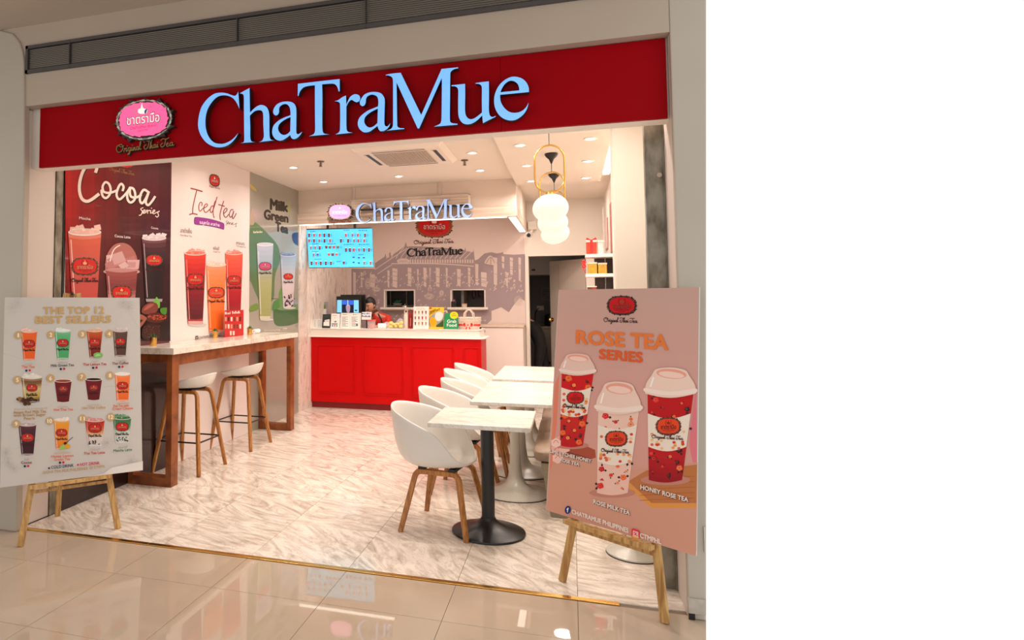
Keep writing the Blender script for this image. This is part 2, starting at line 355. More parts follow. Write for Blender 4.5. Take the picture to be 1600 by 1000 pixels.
# ---------------------------------------------------------------- structure
LX, RX, Y0, YB, HC = -3.555, .5, 3.69, 10.6, 3.03
floor = struct(MB().box(-3.75, .62, 3.655, 12.6, -.08, -.006).build('floor', GROUT, clip=True))
xs = [-3.555, -3.08, -2.463, -1.853, -1.235, -.617, .001, .62]
ys = [3.70]+[4.32+.618*k for k in range(12)]
for i in range(7):
    for j in range(len(ys)-1):
        g = .0014; cx, cy = (xs[i]+xs[i+1])/2, (ys[j]+ys[j+1])/2; hx, hy = (xs[i+1]-xs[i])/2-g, (ys[j+1]-ys[j])/2-g
        if i == 6 and j < 2: MB().box(cx-hx, cx+hx, cy-hy, cy+hy, -.012, 0).build('tile', STONE, floor, clip=True); continue
        o = MB().box(-hx, hx, -hy, hy, -.012, random.uniform(-.0003, 0)).build('tile', STONE, floor); o.location = (cx, cy, 0)
mall = struct(MB().box(-6.2, 1.2, .2, 3.655, -.08, -.006).build('floor_concourse', GROUT, clip=True))
mx = [-3.08-.618*k for k in range(5, 0, -1)]+xs[1:7]+[.619, 1.2]
my = [.2, .75, 1.367, 1.985, 2.603, 3.243, 3.66]
for i in range(len(mx)-1):
    for j in range(len(my)-1):
        g = .0013
        o = MB().box(mx[i]+g, mx[i+1]-g, my[j]+g, my[j+1]-g, -.012, random.uniform(-.0002, 0)).build('tile', MALLT, clip=True)
        if len(o.data.vertices) > 3: o.parent = mall
        else: bpy.data.objects.remove(o)
for a, b, m in ((-3.51, -2.55, 0), (-2.55, -1.78, 0), (-1.78, -.86, 0), (-.86, .2, 0)):
    o = MB().box(a+.001, b-.001, 3.662, 3.698, 0, .006).build('threshold_strip', GOLD, floor, bevel=.001)
# left wall and everything fixed in it
wl = struct(MB().box(-3.75, LX, 4.04, 12.6, 0, HC).build('wall_left', WHITE))
WL = Plane((LX, 5, 1), (1, 0, 0))
struct(MB().box(-3.75, -3.57, 3.66, 3.945, 0, 2.86).build('trim_1', JAMB, bevel=.004), 'pinkish painted door jamb at the left end of the shop opening')
t = struct(MB().box(-3.70, -3.562, 3.947, 4.018, 0, 2.6).build('trim_2', STEEL), 'worn metal shutter channel beside the poster wall')
struct(MB().box(-3.70, -3.556, 4.019, 4.04, 0, 2.9).build('trim_3', BLACK), 'black strip edging the poster wall')
# pillar, bulkhead, soffit of the mall
pts = [(-6.2, 0), (-3.52, 0), (-3.53, 2.4), (-3.555, 3.17), (-3.57, 3.25), (-3.60, 3.32), (-3.66, 3.39), (-3.78, 3.43), (-6.2, 3.43)]
struct(MB().prism(pts, lambda a, b, c: (a, 3.605+c, b), .055).build('wall_concourse', GREYP, bevel=.01), 'grey painted pillar face left of the shop')
struct(MB().box(-6.2, .502, 3.62, 3.70, 2.866, 3.5).build('trim_4', BEIGE, clip=True), 'beige bulkhead above the shop sign')
struct(MB().box(-6.2, 1.6, .9, 3.62, 3.432, 3.5).build('ceiling_concourse', BEIGE, clip=True))
pr_ = struct(MB().box(.503, 1.2, 3.62, 3.75, 0, 3.432).build('wall_pillar', GREYP, clip=True, bevel=.006), 'grey painted pillar face right of the shop')
struct(MB().box(.502, .7, 3.655, 4.0, 0, 2.866).build('trim_5', JAMB, bevel=.004, clip=True), 'pinkish painted door jamb at the right end of the shop opening')
put(MB().box(.503, .60, 3.612, 3.622, .03, .10).build('skirting_block', mat('scuffed_white', (186, 176, 160), .6, var=.2, scale=25), clip=True), pr_); put(MB().box(.503, .53, 3.612, 3.622, 0, .03).build('dark_corner', BLACK), pr_)
put(MB().box(.58, .66, 3.612, 3.622, .32, .44).build('socket_plate', mat('plate', (196, 190, 176), .5), clip=True), pr_)
t = struct(MB().box(.408, .5, 3.955, 3.99, 0, 2.5).box(.402, .408, 3.94, 4.0, 0, 2.5).box(.494, .50, 3.94, 3.99, 0, 2.5).build('trim_6', STEEL), 'galvanized shutter channel beside the white column')
put(MB().lathe([(0, 0), (.013, 0), (.013, .003), (0, .003)], n=16).build('sticker', mat('pale_sticker', (196, 180, 160), .5)), t)
st = t.children[0]; st.location = (.475, 3.952, 2.2); st.rotation_euler = (PI/2, 0, 0); st.matrix_parent_inverse.identity()
struct(MB().box(-3.75, .62, 3.715, 3.83, 2.447, 3.1).build('trim_7', WHITE), 'white lintel behind the red sign')
# interior ceiling
struct(MB().box(-3.75, .62, 3.83, 12.6, HC, 3.1).build('ceiling', CEIL))
struct(MB().box(-.615, .372, 3.83, 8.55, 2.945, HC-.001).build('ceiling_dropped', CEIL))
t = struct(MB().box(.40, .47, 4.6, 8.5, 3.012, 3.028).build('trim_8', LED), 'lit cove strip along the right edge of the dropped ceiling')
# right side
struct(MB().box(.5, .56, 3.99, 12.6, 0, HC).build('wall_right', WHITE))
struct(MB().box(.283, .5, 4.73, 4.95, 0, HC).build('wall_column', mat('column_paint', (226, 214, 198), .5, var=.02, scale=1), bevel=.012), 'white column just inside the right of the opening')
# back wall with door opening and two hatches
bw = MB()
hx = [(-2.888, -2.408), (-1.793, -1.284)]; z0h, z1h = 1.397, 1.665
for a, b in ((-3.555, -2.888), (-2.408, -1.793), (-1.284, -.602)): bw.box(a, b, YB, YB+.1, 0, HC)
for a, b in hx: bw.box(a, b, YB, YB+.1, 0, z0h).box(a, b, YB, YB+.1, z1h, HC)
bw.box(-.602, .228, YB, YB+.1, 2.175, HC).box(.228, .5, YB, YB+.1, 0, HC)
WBACK = struct(bw.build('wall_back', WHITE))
WB = Plane((0, YB, 1), (0, -1, 0))
for a, b in hx:
    o = MB().box(a-.06, b+.06, YB-.11, YB+.09, z0h-.035, z0h).build('hatch_ledge', WHITE, WBACK, bevel=.003)
    o = MB().box(a-.02, a-.001, YB-.012, YB+.05, z0h, z1h+.012).box(b+.001, b+.015, YB-.012, YB+.05, z0h, z1h+.012).box(a-.02, b+.015, YB-.012, YB+.05, z1h+.001, z1h+.014).build("hatch_frame", WHITE, WBACK)
GREYR = mat('kitchen_wall', (112, 106, 104), .7, var=.1, scale=2)
DKR = mat('dark_cupboard', (40, 34, 34), .5, var=.2, scale=4)
struct(MB().box(-3.6, .62, 12.5, 12.6, 0, HC).build('wall_kitchen', GREYR))
struct(MB().box(-1.66, -1.62, YB+.1, 12.5, 0, HC).build('wall_partition', GREYR))
df = struct(MB().box(-.655, -.605, YB-.03, YB+.12, 0, 2.20).box(-.605, .24, YB-.03, YB+.12, 2.175, 2.20).build('door_1', WHITE, bevel=.004), 'white frame of the open staff doorway')
# door leaf standing half open into the back room
o = MB().box(0, .82, -.02, .02, 0, 2.13).build('door_leaf', mat('door_paint', (206, 190, 176), .5), df); o.location = (.235, 10.72, 0); o.rotation_euler = (0, 0, PI-.86); leaf = o
gr = mat('door_groove', (150, 134, 122), .7)
MB().box(.03, .60, .0195, .0215, 1.66, 1.664).box(.60, .604, .0195, .0215, .1, 2.1).build('door_groove', gr, leaf)
o = MB().lathe([(.0, 0), (.03, 0), (.03, .008), (.012, .012), (.012, .04), (.03, .05), (.034, .07), (.022, .085), (0, .088)], n=20).build('door_knob', GOLD, leaf, smooth=True)
o.location = (.765, .02, 1.19); o.rotation_euler = (-PI/2, 0, 0)
# soffit over the counter
sf = struct(MB().box(LX, -.62, 8.5, 8.6, 2.70, HC).box(-.73, -.62, 8.6, YB, 2.70, HC).build('ceiling_soffit', mat('soffit_paint', (222, 204, 190), .6, var=.02, scale=2)))
put(MB().box(LX, -.615, 8.47, 8.60, 2.556, 2.70).box(-.73, -.615, 8.60, YB, 2.556, 2.70).build('cladding', STRIP), sf)
put(MB().box(-2.76, -1.20, 8.44, 8.47, 2.64, 2.845).build('sign_backing', STRIP), sf)
put(MB().box(-2.78, -1.18, 8.435, 8.475, 2.842, 2.852).box(-1.205, -1.18, 8.435, 8.475, 2.64, 2.85).build('backing_edge', WHITE), sf)
for x in (-2.74, -1.57): put(MB().box(x-.018, x+.018, 8.475, 8.5, 2.72, HC).build('conduit', JAMB), sf)
put(MB().box(LX, -.74, 8.60, YB-.01, 2.86, 2.88).build('soffit_panel', mat('soffit_in', (222, 200, 186), .6)), sf)
put(MB().box(LX+.02, -.74, 8.50, 8.56, 2.549, 2.556).box(-.72, -.635, 8.6, 10.5, 2.549, 2.556).build('strip_light', LED), sf)
# ---------------------------------------------------------------- lamps
def area(name, loc, size, watt, col=WARM, rot=(0, 0, 0), parent=None, shape='DISK', sy=None, spread=None):
    l = bpy.data.lights.new(name, 'AREA'); l.shape = shape; l.size = size; l.energy = watt; l.color = col
    if sy: l.size_y = sy
    if spread: l.spread = spread
    o = bpy.data.objects.new(name, l); C.objects.link(o); o.location = loc; o.rotation_euler = rot
    if parent: put(o, parent)
    return o
dl0 = empty('downlight'); tag(dl0, 'x', 'ceiling light', 'recessed downlights in the ceiling')
MB().lathe([(.040, -.001), (.060, -.001), (.062, -.005), (.060, -.008), (.042, -.006), (.040, -.001)], n=24, cap=False).build('trim_ring', mat('ring_white', (246, 240, 232), .4), dl0, smooth=True)
MB().lathe([(0, -.004), (.040, -.004)], n=24, cap=False).build('lamp_face', LAMPFACE, dl0)
spots = [(-2.966, 6.95, 0, 'white recessed downlight nearest the left poster wall, front row'), (-2.966, 7.93, 0, 'white recessed downlight nearest the left poster wall, back row'),
         (-1.966, 7.88, 0, 'white recessed downlight behind the ceiling air conditioner'), (-.93, 6.85, 0, 'white recessed downlight beside the right sprinkler'),
         (-.973, 7.83, 0, 'white recessed downlight in front of the right ceiling conduit'), (-.413, 6.28, 1, 'front downlight of the dropped ceiling row left of the pendant lamps'),
         (-.415, 7.28, 1, 'middle downlight of the dropped ceiling row left of the pendant lamps'), (-.42, 8.27, 1, 'back downlight of the dropped ceiling row left of the pendant lamps'),
         (.2, 6.22, 1, 'front downlight of the dropped ceiling row right of the pendant lamps'), (.2, 7.245, 1, 'middle downlight of the dropped ceiling row right of the pendant lamps'),
         (.2, 8.25, 1, 'back downlight of the dropped ceiling row right of the pendant lamps')]
for i, (x, y, d, lab) in enumerate(spots):
    z = 2.945 if d else HC
    o = dl0 if i == 0 else dup(dl0, (x, y, z), 0)
    o.location = (x, y, z); o['label'] = lab
for x, y, z in [(s[0], s[1], 2.945 if s[2] else HC) for s in spots]+[(-2.966, 5.9, HC), (-1.966, 5.3, HC), (-.95, 5.8, HC), (-2.966, 4.8, HC), (-.95, 4.6, HC), (-1.966, 4.3, HC), (-.42, 5.2, 2.945), (.2, 5.2, 2.945), (-.42, 4.2, 2.945), (.15, 4.15, 2.945)]:
    area('downlight_lamp', (x, y, z-.012), .07, DOWN_W, WARM, spread=2.6)
for x in (-3.0, -2.1, -1.2): area('soffit_fill', (x, 8.93, 2.85), .3, 9, WARM)  # added fill discs, unseen behind the beam, to light the mural area
area('door_side_lamp', (-.1, 9.5, 3.015), .08, 12, WARM)
area('cove_lamp', (.44, 6.6, 3.0), .06, 14, WARM, shape='RECTANGLE', sy=3.6)
# ---------------------------------------------------------------- red sign
sign = empty('shop_sign', (-1.5, 3.7, 2.447)); tag(sign, 'long red fascia sign with large lit blue lettering over the shop opening', 'sign')
for a, b in ((-3.485, -2.53), (-2.53, -1.55), (-1.55, -.34), (-.34, .492)):
    put(MB().box(a+.0007, b-.0007, 3.69, 3.715, 2.447, 2.862).build('red_panel', RED), sign)
G = GLYPHS
def letter(holder, g, fx, Y, depth, face, side, scale, ox, oz, fname='letter'):
    """one channel letter: dark returns with a lit face; outlines in mm with the hole bridged in"""
    out = [smooth_loop([tuple(p) for p in k], 6) for k in g[1]]
    loops = [[Vector((x, y, 0)) for x, y in k] for k in out]
    tri = tessellate_polygon(loops); allp = [p for k in loops for p in k]
    P = lambda p, y, gs=1: (ox+p.x*scale/1000, y, oz+p.y*scale/1000)
    m = MB(); n = len(allp)
    m.add([P(p, Y) for p in allp]+[P(p, Y+depth) for p in allp], [tuple(t) for t in tri]+[tuple(i+n for i in reversed(t)) for t in tri])
    base = 0
    for k in loops:
        L = len(k)
        m.f += [(base+i, base+(i+1) % L, base+(i+1) % L+n, base+i+n) for i in range(L)]; base += L
    o = put(m.build(fname, side), holder)
    f = MB(); f.add([P(p, Y-.0015) for p in allp], [tuple(t) for t in tri]); q = put(f.build('lit_face', face), holder)
    q.parent = o; q.matrix_parent_inverse = holder.matrix_world.inverted() if False else Matrix.Identity(4)
    q.location = (0, 0, 0); q.matrix_parent_inverse = Matrix.Identity(4)
    return o
for g in G: letter(sign, g, 0, 3.632, .045, BLUELIT, DARK, 1, -2.197, 2.483)
s2 = empty('counter_sign', (-2.1, 8.42, 2.55)); tag(s2, 'smaller lit pale blue letter sign with pink oval logo hung over the counter', 'sign')
for g in G: letter(s2, g, 0, 8.35, .04, PALELIT, DARK, .762, -2.672, 2.54)
put(MB().box(-2.62, -1.2, 8.392, 8.435, 2.70, 2.72).build('mounting_rail', DARK), s2)
for x in (-2.5, -1.8, -1.3): put(MB().tube([(x, 8.4, 2.6), (x, 8.45, 2.6)], .006, 6).build('standoff', DARK), s2)
# ornate oval logo, drawn from photographed position (cx, cy, half width, half height) on a plane
LEAF = [.9, .35, 1.1, .5, .8, .2, 1.0, .6, .3, .95, .5, .75, .4, 1.05, .25, .7]
def scroll_edge(cx, cy, rx, ry, n, amp, ph=0, tilt=0):      # leafy outline: uneven pointed scrolls round an oval
    pts = []; m = n*6
    for i in range(m):
        a = 2*PI*i/m; q = (a*n/(2*PI)+ph) % 1; k = LEAF[int(a*n/(2*PI)+ph) % 16]
        r = 1+amp*((1-q)**1.6*k*1.3-.35)+.035*math.cos(4*a)*(-1)
        pts.append((cx+rx*r*math.cos(a), cy+ry*r*math.sin(a)+rx*r*math.cos(a)*tilt))
    return pts
def leaves(P, cx, cy, rx, ry, n, col, col2, size, tilt=0):
    for i in range(n):
        a = 2*PI*(i+.3)/n; L = size*(.7+.5*LEAF[i % 16]); f = lambda b, r: (cx+rx*r*math.cos(b), cy+ry*r*math.sin(b)+rx*r*math.cos(b)*tilt)
        d = 1 if math.cos(a) > 0 else -1; w_ = 1.5*PI/n*d
        P.poly([f(a-w_, 1-.02), f(a-w_*.2, 1+L*.5), f(a+w_, 1+L*.25), f(a+w_*.3, 1-L*.4)], col if i % 2 else col2, up=False)
def lerp_(a, b, t): return tuple(x+(y-x)*t for x, y in zip(a, b))
def logo(P, cx, cy, rx, ry, fill, edge=(30, 18, 14), frame=(40, 26, 20), ink=(60, 16, 12), thai=None, tilt=0, word=True, fine=True):
    n = 26 if fine else 16
    P.poly(scroll_edge(cx, cy, rx*1.05, ry*1.07, n+8, .08, tilt=tilt), edge)
    if fine: P.poly(scroll_edge(cx, cy, rx*1.0, ry*1.02, n+4, .06, .6, tilt), frame)
    if fine: leaves(P, cx, cy, rx*.99, ry*.99, 30, lerp_(frame, (220, 190, 150), .35), lerp_(frame, (220, 190, 150), .12), .08, tilt)
    P.poly(scroll_edge(cx, cy-ry*.02, rx*.9, ry*.88, n, .05, .2, tilt), fill)
    hx, hy = cx, cy-ry*.45
    P.stroke([(hx+rx*.235*math.sin(a), hy+.06*ry-ry*.40*math.cos(a)) for a in [.7+(2*PI-1.4)*q/14 for q in range(15)]], max(rx*.035, .2), ink, seg=1)
    P.curve([(hx-.1*rx, hy+.2*ry), (hx-.13*rx, hy), (hx-.03*rx, hy-.08*ry), (hx, hy-.32*ry), (hx+.05*rx, hy-.05*ry), (hx+.14*rx, hy+.02*ry), (hx+.1*rx, hy+.22*ry)], thai or (240, 230, 220), 3)
    if word:
        if fine:
            P.text('ชาตรามือ', cx-rx*.6, cy+ry*.30+tilt*-rx*.6, cx+rx*.62, cy+ry*.30+tilt*rx*.6, ry*.46, ink, .05)
            P.text('ชาตรามือ', cx-rx*.59, cy+ry*.28+tilt*-rx*.6, cx+rx*.61, cy+ry*.28+tilt*rx*.6, ry*.44, thai or (236, 226, 214), .012)
            P.text('ChaTraMue Brand', cx-rx*.48, cy+ry*.52-tilt*rx*.5, cx+rx*.48, cy+ry*.52+tilt*rx*.5, ry*.17, ink, .01)
            P.text('SINCE 1945', cx-rx*.2, cy+ry*.70-tilt*rx*.2, cx+rx*.2, cy+ry*.70+tilt*rx*.2, ry*.1, ink)
        else:
            P.text('ชาตรามือ', cx-rx*.6, cy+ry*.34-tilt*rx*.6, cx+rx*.62, cy+ry*.34+tilt*rx*.6, ry*.42, thai or ink, .02)
# "Original Thai Tea" in flowing script; strokes on a unit grid: x in letters' widths, y up, baseline 0
SCRIPT = [[(.5, .9), (.1, .75), (0, .35), (.25, 0), (.6, .15), (.75, .55), (.55, .9), (.3, .8), (.5, .6), (.85, .7)],
          [(.85, .0), (.95, .42), (1.02, .3), (1.15, .42)], [(1.15, .42), (1.12, .05), (1.25, .1)], [(1.22, .6), (1.24, .64)],
          [(1.55, .4), (1.35, .35), (1.35, .05), (1.52, .1), (1.58, .4), (1.5, -.3), (1.3, -.35), (1.7, .1)],
          [(1.7, .1), (1.78, .4), (1.75, .05), (1.86, .1)], [(1.82, .6), (1.84, .64)], [(1.9, 0), (1.98, .38), (1.93, .02), (2.1, .4), (2.12, .02), (2.25, .12)],
          [(2.5, .4), (2.3, .35), (2.3, .05), (2.45, .1), (2.52, .4), (2.5, .05), (2.6, .1)], [(2.6, .1), (2.82, .95), (2.7, .9), (2.68, .1), (2.85, .1)],
          [(3.15, .8), (3.4, .95), (3.7, .85), (4.1, .98)], [(3.75, .9), (3.6, .2), (3.3, 0), (3.15, .3), (3.4, .5)], [(3.8, 0), (4.05, .95), (3.95, .9), (3.88, 0), (4.05, .4), (4.08, .03), (4.2, .1)],
          [(4.45, .4), (4.25, .35), (4.25, .05), (4.4, .1), (4.47, .4), (4.47, .05), (4.6, .12)], [(4.6, .12), (4.7, .4), (4.68, .05), (4.82, .12)], [(4.74, .6), (4.76, .64)],
          [(5.1, .8), (5.35, .95), (5.65, .85), (6.0, .98)], [(5.65, .9), (5.5, .2), (5.2, 0), (5.08, .25), (5.3, .45)], [(5.75, .18), (5.95, .3), (5.85, .42), (5.72, .2), (5.85, 0), (6.1, .15)],
          [(6.4, .4), (6.15, .35), (6.15, .05), (6.35, .1), (6.42, .4), (6.42, .03), (6.6, .12)]]
def script_line(P, x0, y0, x1, y1, h, col, w=None):
    L = x1-x0; w = w or h*.09
    for s in SCRIPT: P.stroke([(x0+p[0]/6.6*L, y0+(y1-y0)*p[0]/6.6-p[1]*h) for p in s], w, col, up=False, seg=4)
    P.up()
SP = Plane((0, 3.655, 2.6), (0, -1, 0))
lg = put(MB().prism([(p.x, p.z) for p in (at(a, b, Y=3.655) for a, b in scroll_edge(225, 187.5, 45, 33, 26, .13, .5, tilt=-.07))], lambda a, b, c: (a, 3.655+c, b), .035).build('logo_box', DARK), sign)
P = Print(SP, .0005); P.poly(scroll_edge(225, 187, 43.5, 31.5, 26, .14, .5, -.07), (60, 48, 44)); leaves(P, 225, 187, 42, 30, 34, (206, 202, 188), (150, 142, 128), .1, -.07); P.poly(scroll_edge(225, 187, 40.2, 28.2, 22, .1, .1, -.07), (38, 26, 24)); lf = P.build('logo_frame', PRINT, sign)
P = Print(SP, .0018); P.poly(scroll_edge(224.5, 186.5, 39.3, 27.3, 22, .07, .1, -.07), (250, 96, 150))
for s in (-1, 1):
    P.stroke([(221+s*2, 182.5), (221+s*8, 179), (221+s*10, 172), (221+s*6, 164)], 1.3, (170, 120, 120))
P.curve([(216, 176), (216.5, 171), (220, 169), (222, 161), (224, 169), (230, 171), (229, 177), (221, 178)], (240, 232, 220), 4); P.curve([(226, 173), (230, 170), (229, 176), (226.5, 178)], (60, 70, 120), 3)
P.text('ชาตรามือ', 198, 196.2, 250, 190.2, 15, (110, 60, 70), .05); P.text('ชาตรามือ', 198.5, 195.6, 249.5, 189.8, 14, (246, 236, 226), .014)
P.text('ChaTraMue Brand', 203.5, 203, 243.5, 197.5, 4.6, (176, 20, 84), .012); P.text('SINCE 1945', 215.5, 206.6, 231.5, 203.8, 2.8, (176, 20, 84), .01); P.text('®', 234.5, 168.4, 237.8, 168, 3, (200, 60, 100))
P.build('lit_logo_face', PINKLIT, sign)
Q = Plane((0, 3.68, 2.5), (0, -1, 0)); P = Print(Q, .0); script_line(P, 183.6, 240, 273.6, 229, 13.5, (22, 12, 10), 2.4); P.build('script_letters', PRINT, sign)
Q = Plane((0, 3.668, 2.5), (0, -1, 0)); P = Print(Q, .0); script_line(P, 182, 238.6, 272, 227.6, 13.5, (150, 110, 58), 1.1); P.build('script_face', PRINT, sign)
S2P = Plane((0, 8.35, 2.6), (0, -1, 0))
put(MB().prism([(p.x, p.z) for p in (at(a, b, Y=8.35) for a, b in scroll_edge(531, 331.5, 19.5, 13.5, 26, .14))], lambda a, b, c: (a, 8.35+c, b), .05).build('logo_box', DARK), s2)
P = Print(S2P, .0005); P.poly(scroll_edge(531, 331.3, 18.2, 12.5, 26, .14, .5), (150, 120, 100)); P.poly(scroll_edge(531, 331, 16.8, 11.2, 20, .06), (240, 150, 196)); P.text('ชาตรามือ', 519, 334.5, 543, 334.2, 6, (190, 110, 150), .04); P.text('ชาตรามือ', 519.3, 334.2, 542.7, 334, 5.5, (255, 240, 240), .01)
P.text('ChaTraMue Brand', 521, 338, 541, 337.6, 2, (200, 50, 120), .01); P.ell(531, 325, 2.6, 2.6, (214, 130, 160)); P.ell(531, 325, 1.6, 1.6, (250, 220, 220)); P.build('lit_logo_face', PINKLIT, s2)
P = Print(S2P, .0005); script_line(P, 514, 349, 549, 347.5, 5, (120, 64, 40), .9); P.build('script_letters', PRINT, s2)
# grille
gr = empty('air_grille', (-1.6, 3.6, 3.1)); tag(gr, 'long dark linear air grille running across the bulkhead above the sign', 'air vent')
GX0, GX1, GZ0, GZ1 = -3.54, .50, 3.09, 3.283
put(MB().box(GX0, GX1, 3.6, 3.625, GZ0, GZ0+.022).box(GX0, GX1, 3.6, 3.625, GZ1-.022, GZ1).box(GX0, GX0+.02, 3.6, 3.625, GZ0, GZ1).build('grille_frame', mat('grille_edge', (74, 68, 66), .5, var=.1, scale=9), clip=True), gr)
put(MB().box(GX0, GX1, 3.621, 3.6235, GZ0, GZ1).build('grille_backing', BLACK, clip=True), gr)
for k in range(12):
    z = GZ0+.027+k*.0122
    put(MB().obox((GX0, 3.603, z), (GX1-GX0, 0, 0), (0, .014, .006), (0, 0, .003)).build('slat', mat('slat_grey', (40, 36, 34), .6), clip=True), gr)
for x in (at(108, 92, Y=3.6).x, at(370, 60, Y=3.6).x, at(571, 28, Y=3.6).x): put(MB().box(x-.002, x+.002, 3.598, 3.62, GZ0, GZ1).build('joint', mat('grille_edge', (74, 68, 66))), gr)
# ---------------------------------------------------------------- tub chairs
def arr(t, pts):      # smooth curve through a table, level at both ends
    n = len(pts); sl = [0]+[(pts[i+1][1]-pts[i-1][1])/(pts[i+1][0]-pts[i-1][0]) for i in range(1, n-1)]+[0]
    for i in range(n-1):
        (a, x), (b, y) = pts[i], pts[i+1]
        if t <= b:
            h = b-a; k = (t-a)/h; return x*(2*k**3-3*k*k+1)+sl[i]*h*(k**3-2*k*k+k)+y*(3*k*k-2*k**3)+sl[i+1]*h*(k**3-k*k)
    return pts[-1][1]
def shell(rows, cols, rim, plan, seatr, zb, th=.011, power=(.5, 1.4), cx=0):
    m = MB(); vs = []; fs = []
    for j in range(rows+1):
        s = j/rows
        for i in range(cols):
            a = 2*PI*i/cols; d = abs((math.degrees(a)+180) % 360-180)
            R = arr(d, plan); Rb = seatr*(.93 if d > 120 else 1); zr = arr(d, rim)
            if s < .4: r = Rb*s/.4; z = zb+.012*(s/.4)**2
            else:
                q = (s-.4)/.6; r = Rb+(R-Rb)*(power[0]*q+(1-power[0])*(1-(1-q)**4)); z = zb+.012+(zr-zb-.012)*q**power[1]
            vs.append((cx+r*math.cos(a), r*math.sin(a), z))
    for j in range(rows):
        for i in range(cols): fs.append((j*cols+i, j*cols+(i+1) % cols, (j+1)*cols+(i+1) % cols, (j+1)*cols+i))
    m.add(vs, fs); return m
def leg_path(bx, by, fx, fy, zt, r=.045, n=6):
    pts = [(0, by, zt)]; top = Vector((bx, by+(fy-by)*.03, zt)); foot = Vector((fx, fy, 0)); mid = Vector((0, by, zt))
    a = top+(mid-top).normalized()*r; b = top+(foot-top).normalized()*r
    for k in range(n+1):
        t = k/n; pts.append(tuple(a*(1-t)**2+top*2*t*(1-t)+b*t*t))
    pts.append(tuple(b.lerp(foot, .5))); pts.append(tuple(foot)); return pts
SHELLC = [(0, .452), (34, .46), (52, .53), (70, .645), (100, .722), (140, .782), (180, .81)]
ch = empty('tub_chair', (0, 0, 0))
m = shell(14, 56, SHELLC, [(0, .265), (60, .29), (120, .295), (180, .315)], .215, .42, cx=-.055)
m.build('shell', SHELLW, ch, smooth=True, solid=.012, sub=1)
for sx in (-1, 1):
    for sy in (-1, 1):
        MB().tube(leg_path(sx*.145, sy*.15, sx*.225, sy*.245, .385), [.019]*9+[.017, .014], 10, sq=4, flat=.95).build('leg', OAK, ch, smooth=True)
MB().obox((-.13, -.165, .398), (.05, 0, 0), (0, .33, 0), (0, 0, .02)).obox((.08, -.165, .398), (.05, 0, 0), (0, .33, 0), (0, 0, .02)).box(-.1, .1, -.02, .02, .40, .42).build('seat_mount', BLACK, ch, bevel=.004)
chairs = [(-.84, 4.585, -9, 'white tub chair with wooden legs nearest the shop entrance, at the black pedestal table'),
          (-.84, 5.48, -4, 'white tub chair with wooden legs second from the shop entrance'),
          (-.78, 6.16, 3, 'white tub chair with wooden legs in the middle of the row of five'),
          (-.895, 6.95, -2, 'white tub chair with wooden legs second from the red counter'),
          (-.895, 7.62, 2, 'white tub chair with wooden legs nearest the red counter')]
for i, (x, y, r, lab) in enumerate(chairs):
    o = ch if i == 0 else dup(ch, (x, y, 0), math.radians(r))
    o.location = (x, y, 0); o.rotation_euler = (0, 0, math.radians(r)); tag(o, lab, 'chair', 'white tub chairs along the tables')
# ---------------------------------------------------------------- tables
def top(parent, w, d, z, mt=TABM, t=.03): return MB().box(-w/2, w/2, -d/2, d/2, z-t, z).build('tabletop', mt, parent, bevel=.005)
tb = empty('cafe_table', (-.545, 4.535, 0)); tag(tb, 'small marble-topped cafe table on a black round pedestal nearest the entrance', 'table')
t_ = top(tb, .635, .64, .75); t_.location.x = -.018
MB().lathe([(.235, 0), (.238, .006), (.236, .014), (.20, .026), (.13, .042), (.075, .065), (.052, .085), (.046, .10)], n=48).build('pedestal_base', BLACK, tb, smooth=True)
MB().lathe([(.043, .09), (.043, .70)], n=28).build('column', BLACK, tb, smooth=True)
MB().box(-.2, .2, -.03, .03, .70, .72).box(-.03, .03, -.2, .2, .70, .72).build('top_bracket', BLACK, tb)
tt = empty('cafe_table', (0, 0, 0))
top(tt, .605, .648, .75)
MB().lathe([(.262, 0), (.265, .007), (.262, .013), (.235, .022), (.18, .036), (.12, .055), (.08, .082), (.056, .13), (.043, .22), (.037, .35), (.036, .5), (.042, .6), (.06, .68), (.085, .717), (.1, .72)], n=48).build('pedestal', TULIP, tt, smooth=True)
MB().lathe([(.266, -.001), (.269, 0), (.266, .005)], n=48).build('floor_ring', DARK, tt)
for i, (y, lab) in enumerate([(5.50, 'marble-topped table on a pale tulip pedestal behind the black pedestal table'), (6.16, 'marble-topped table on a tulip pedestal, pushed against the back of the nearest tulip table'),
                              (7.02, 'marble-topped tulip table in front of the one nearest the counter'), (7.68, 'marble-topped tulip table nearest the counter')]):
    o = tt if i == 0 else dup(tt, (-.445, y, 0), 0)
    o.location = (-.445, y, 0); tag(o, lab, 'table', 'marble tulip tables')
o = dup(tt, (.33, 4.42, 0), 0); o.scale = (.6, .6, 1); tag(o, 'tulip pedestal table hidden behind the rose tea board, only its round base showing', 'table')
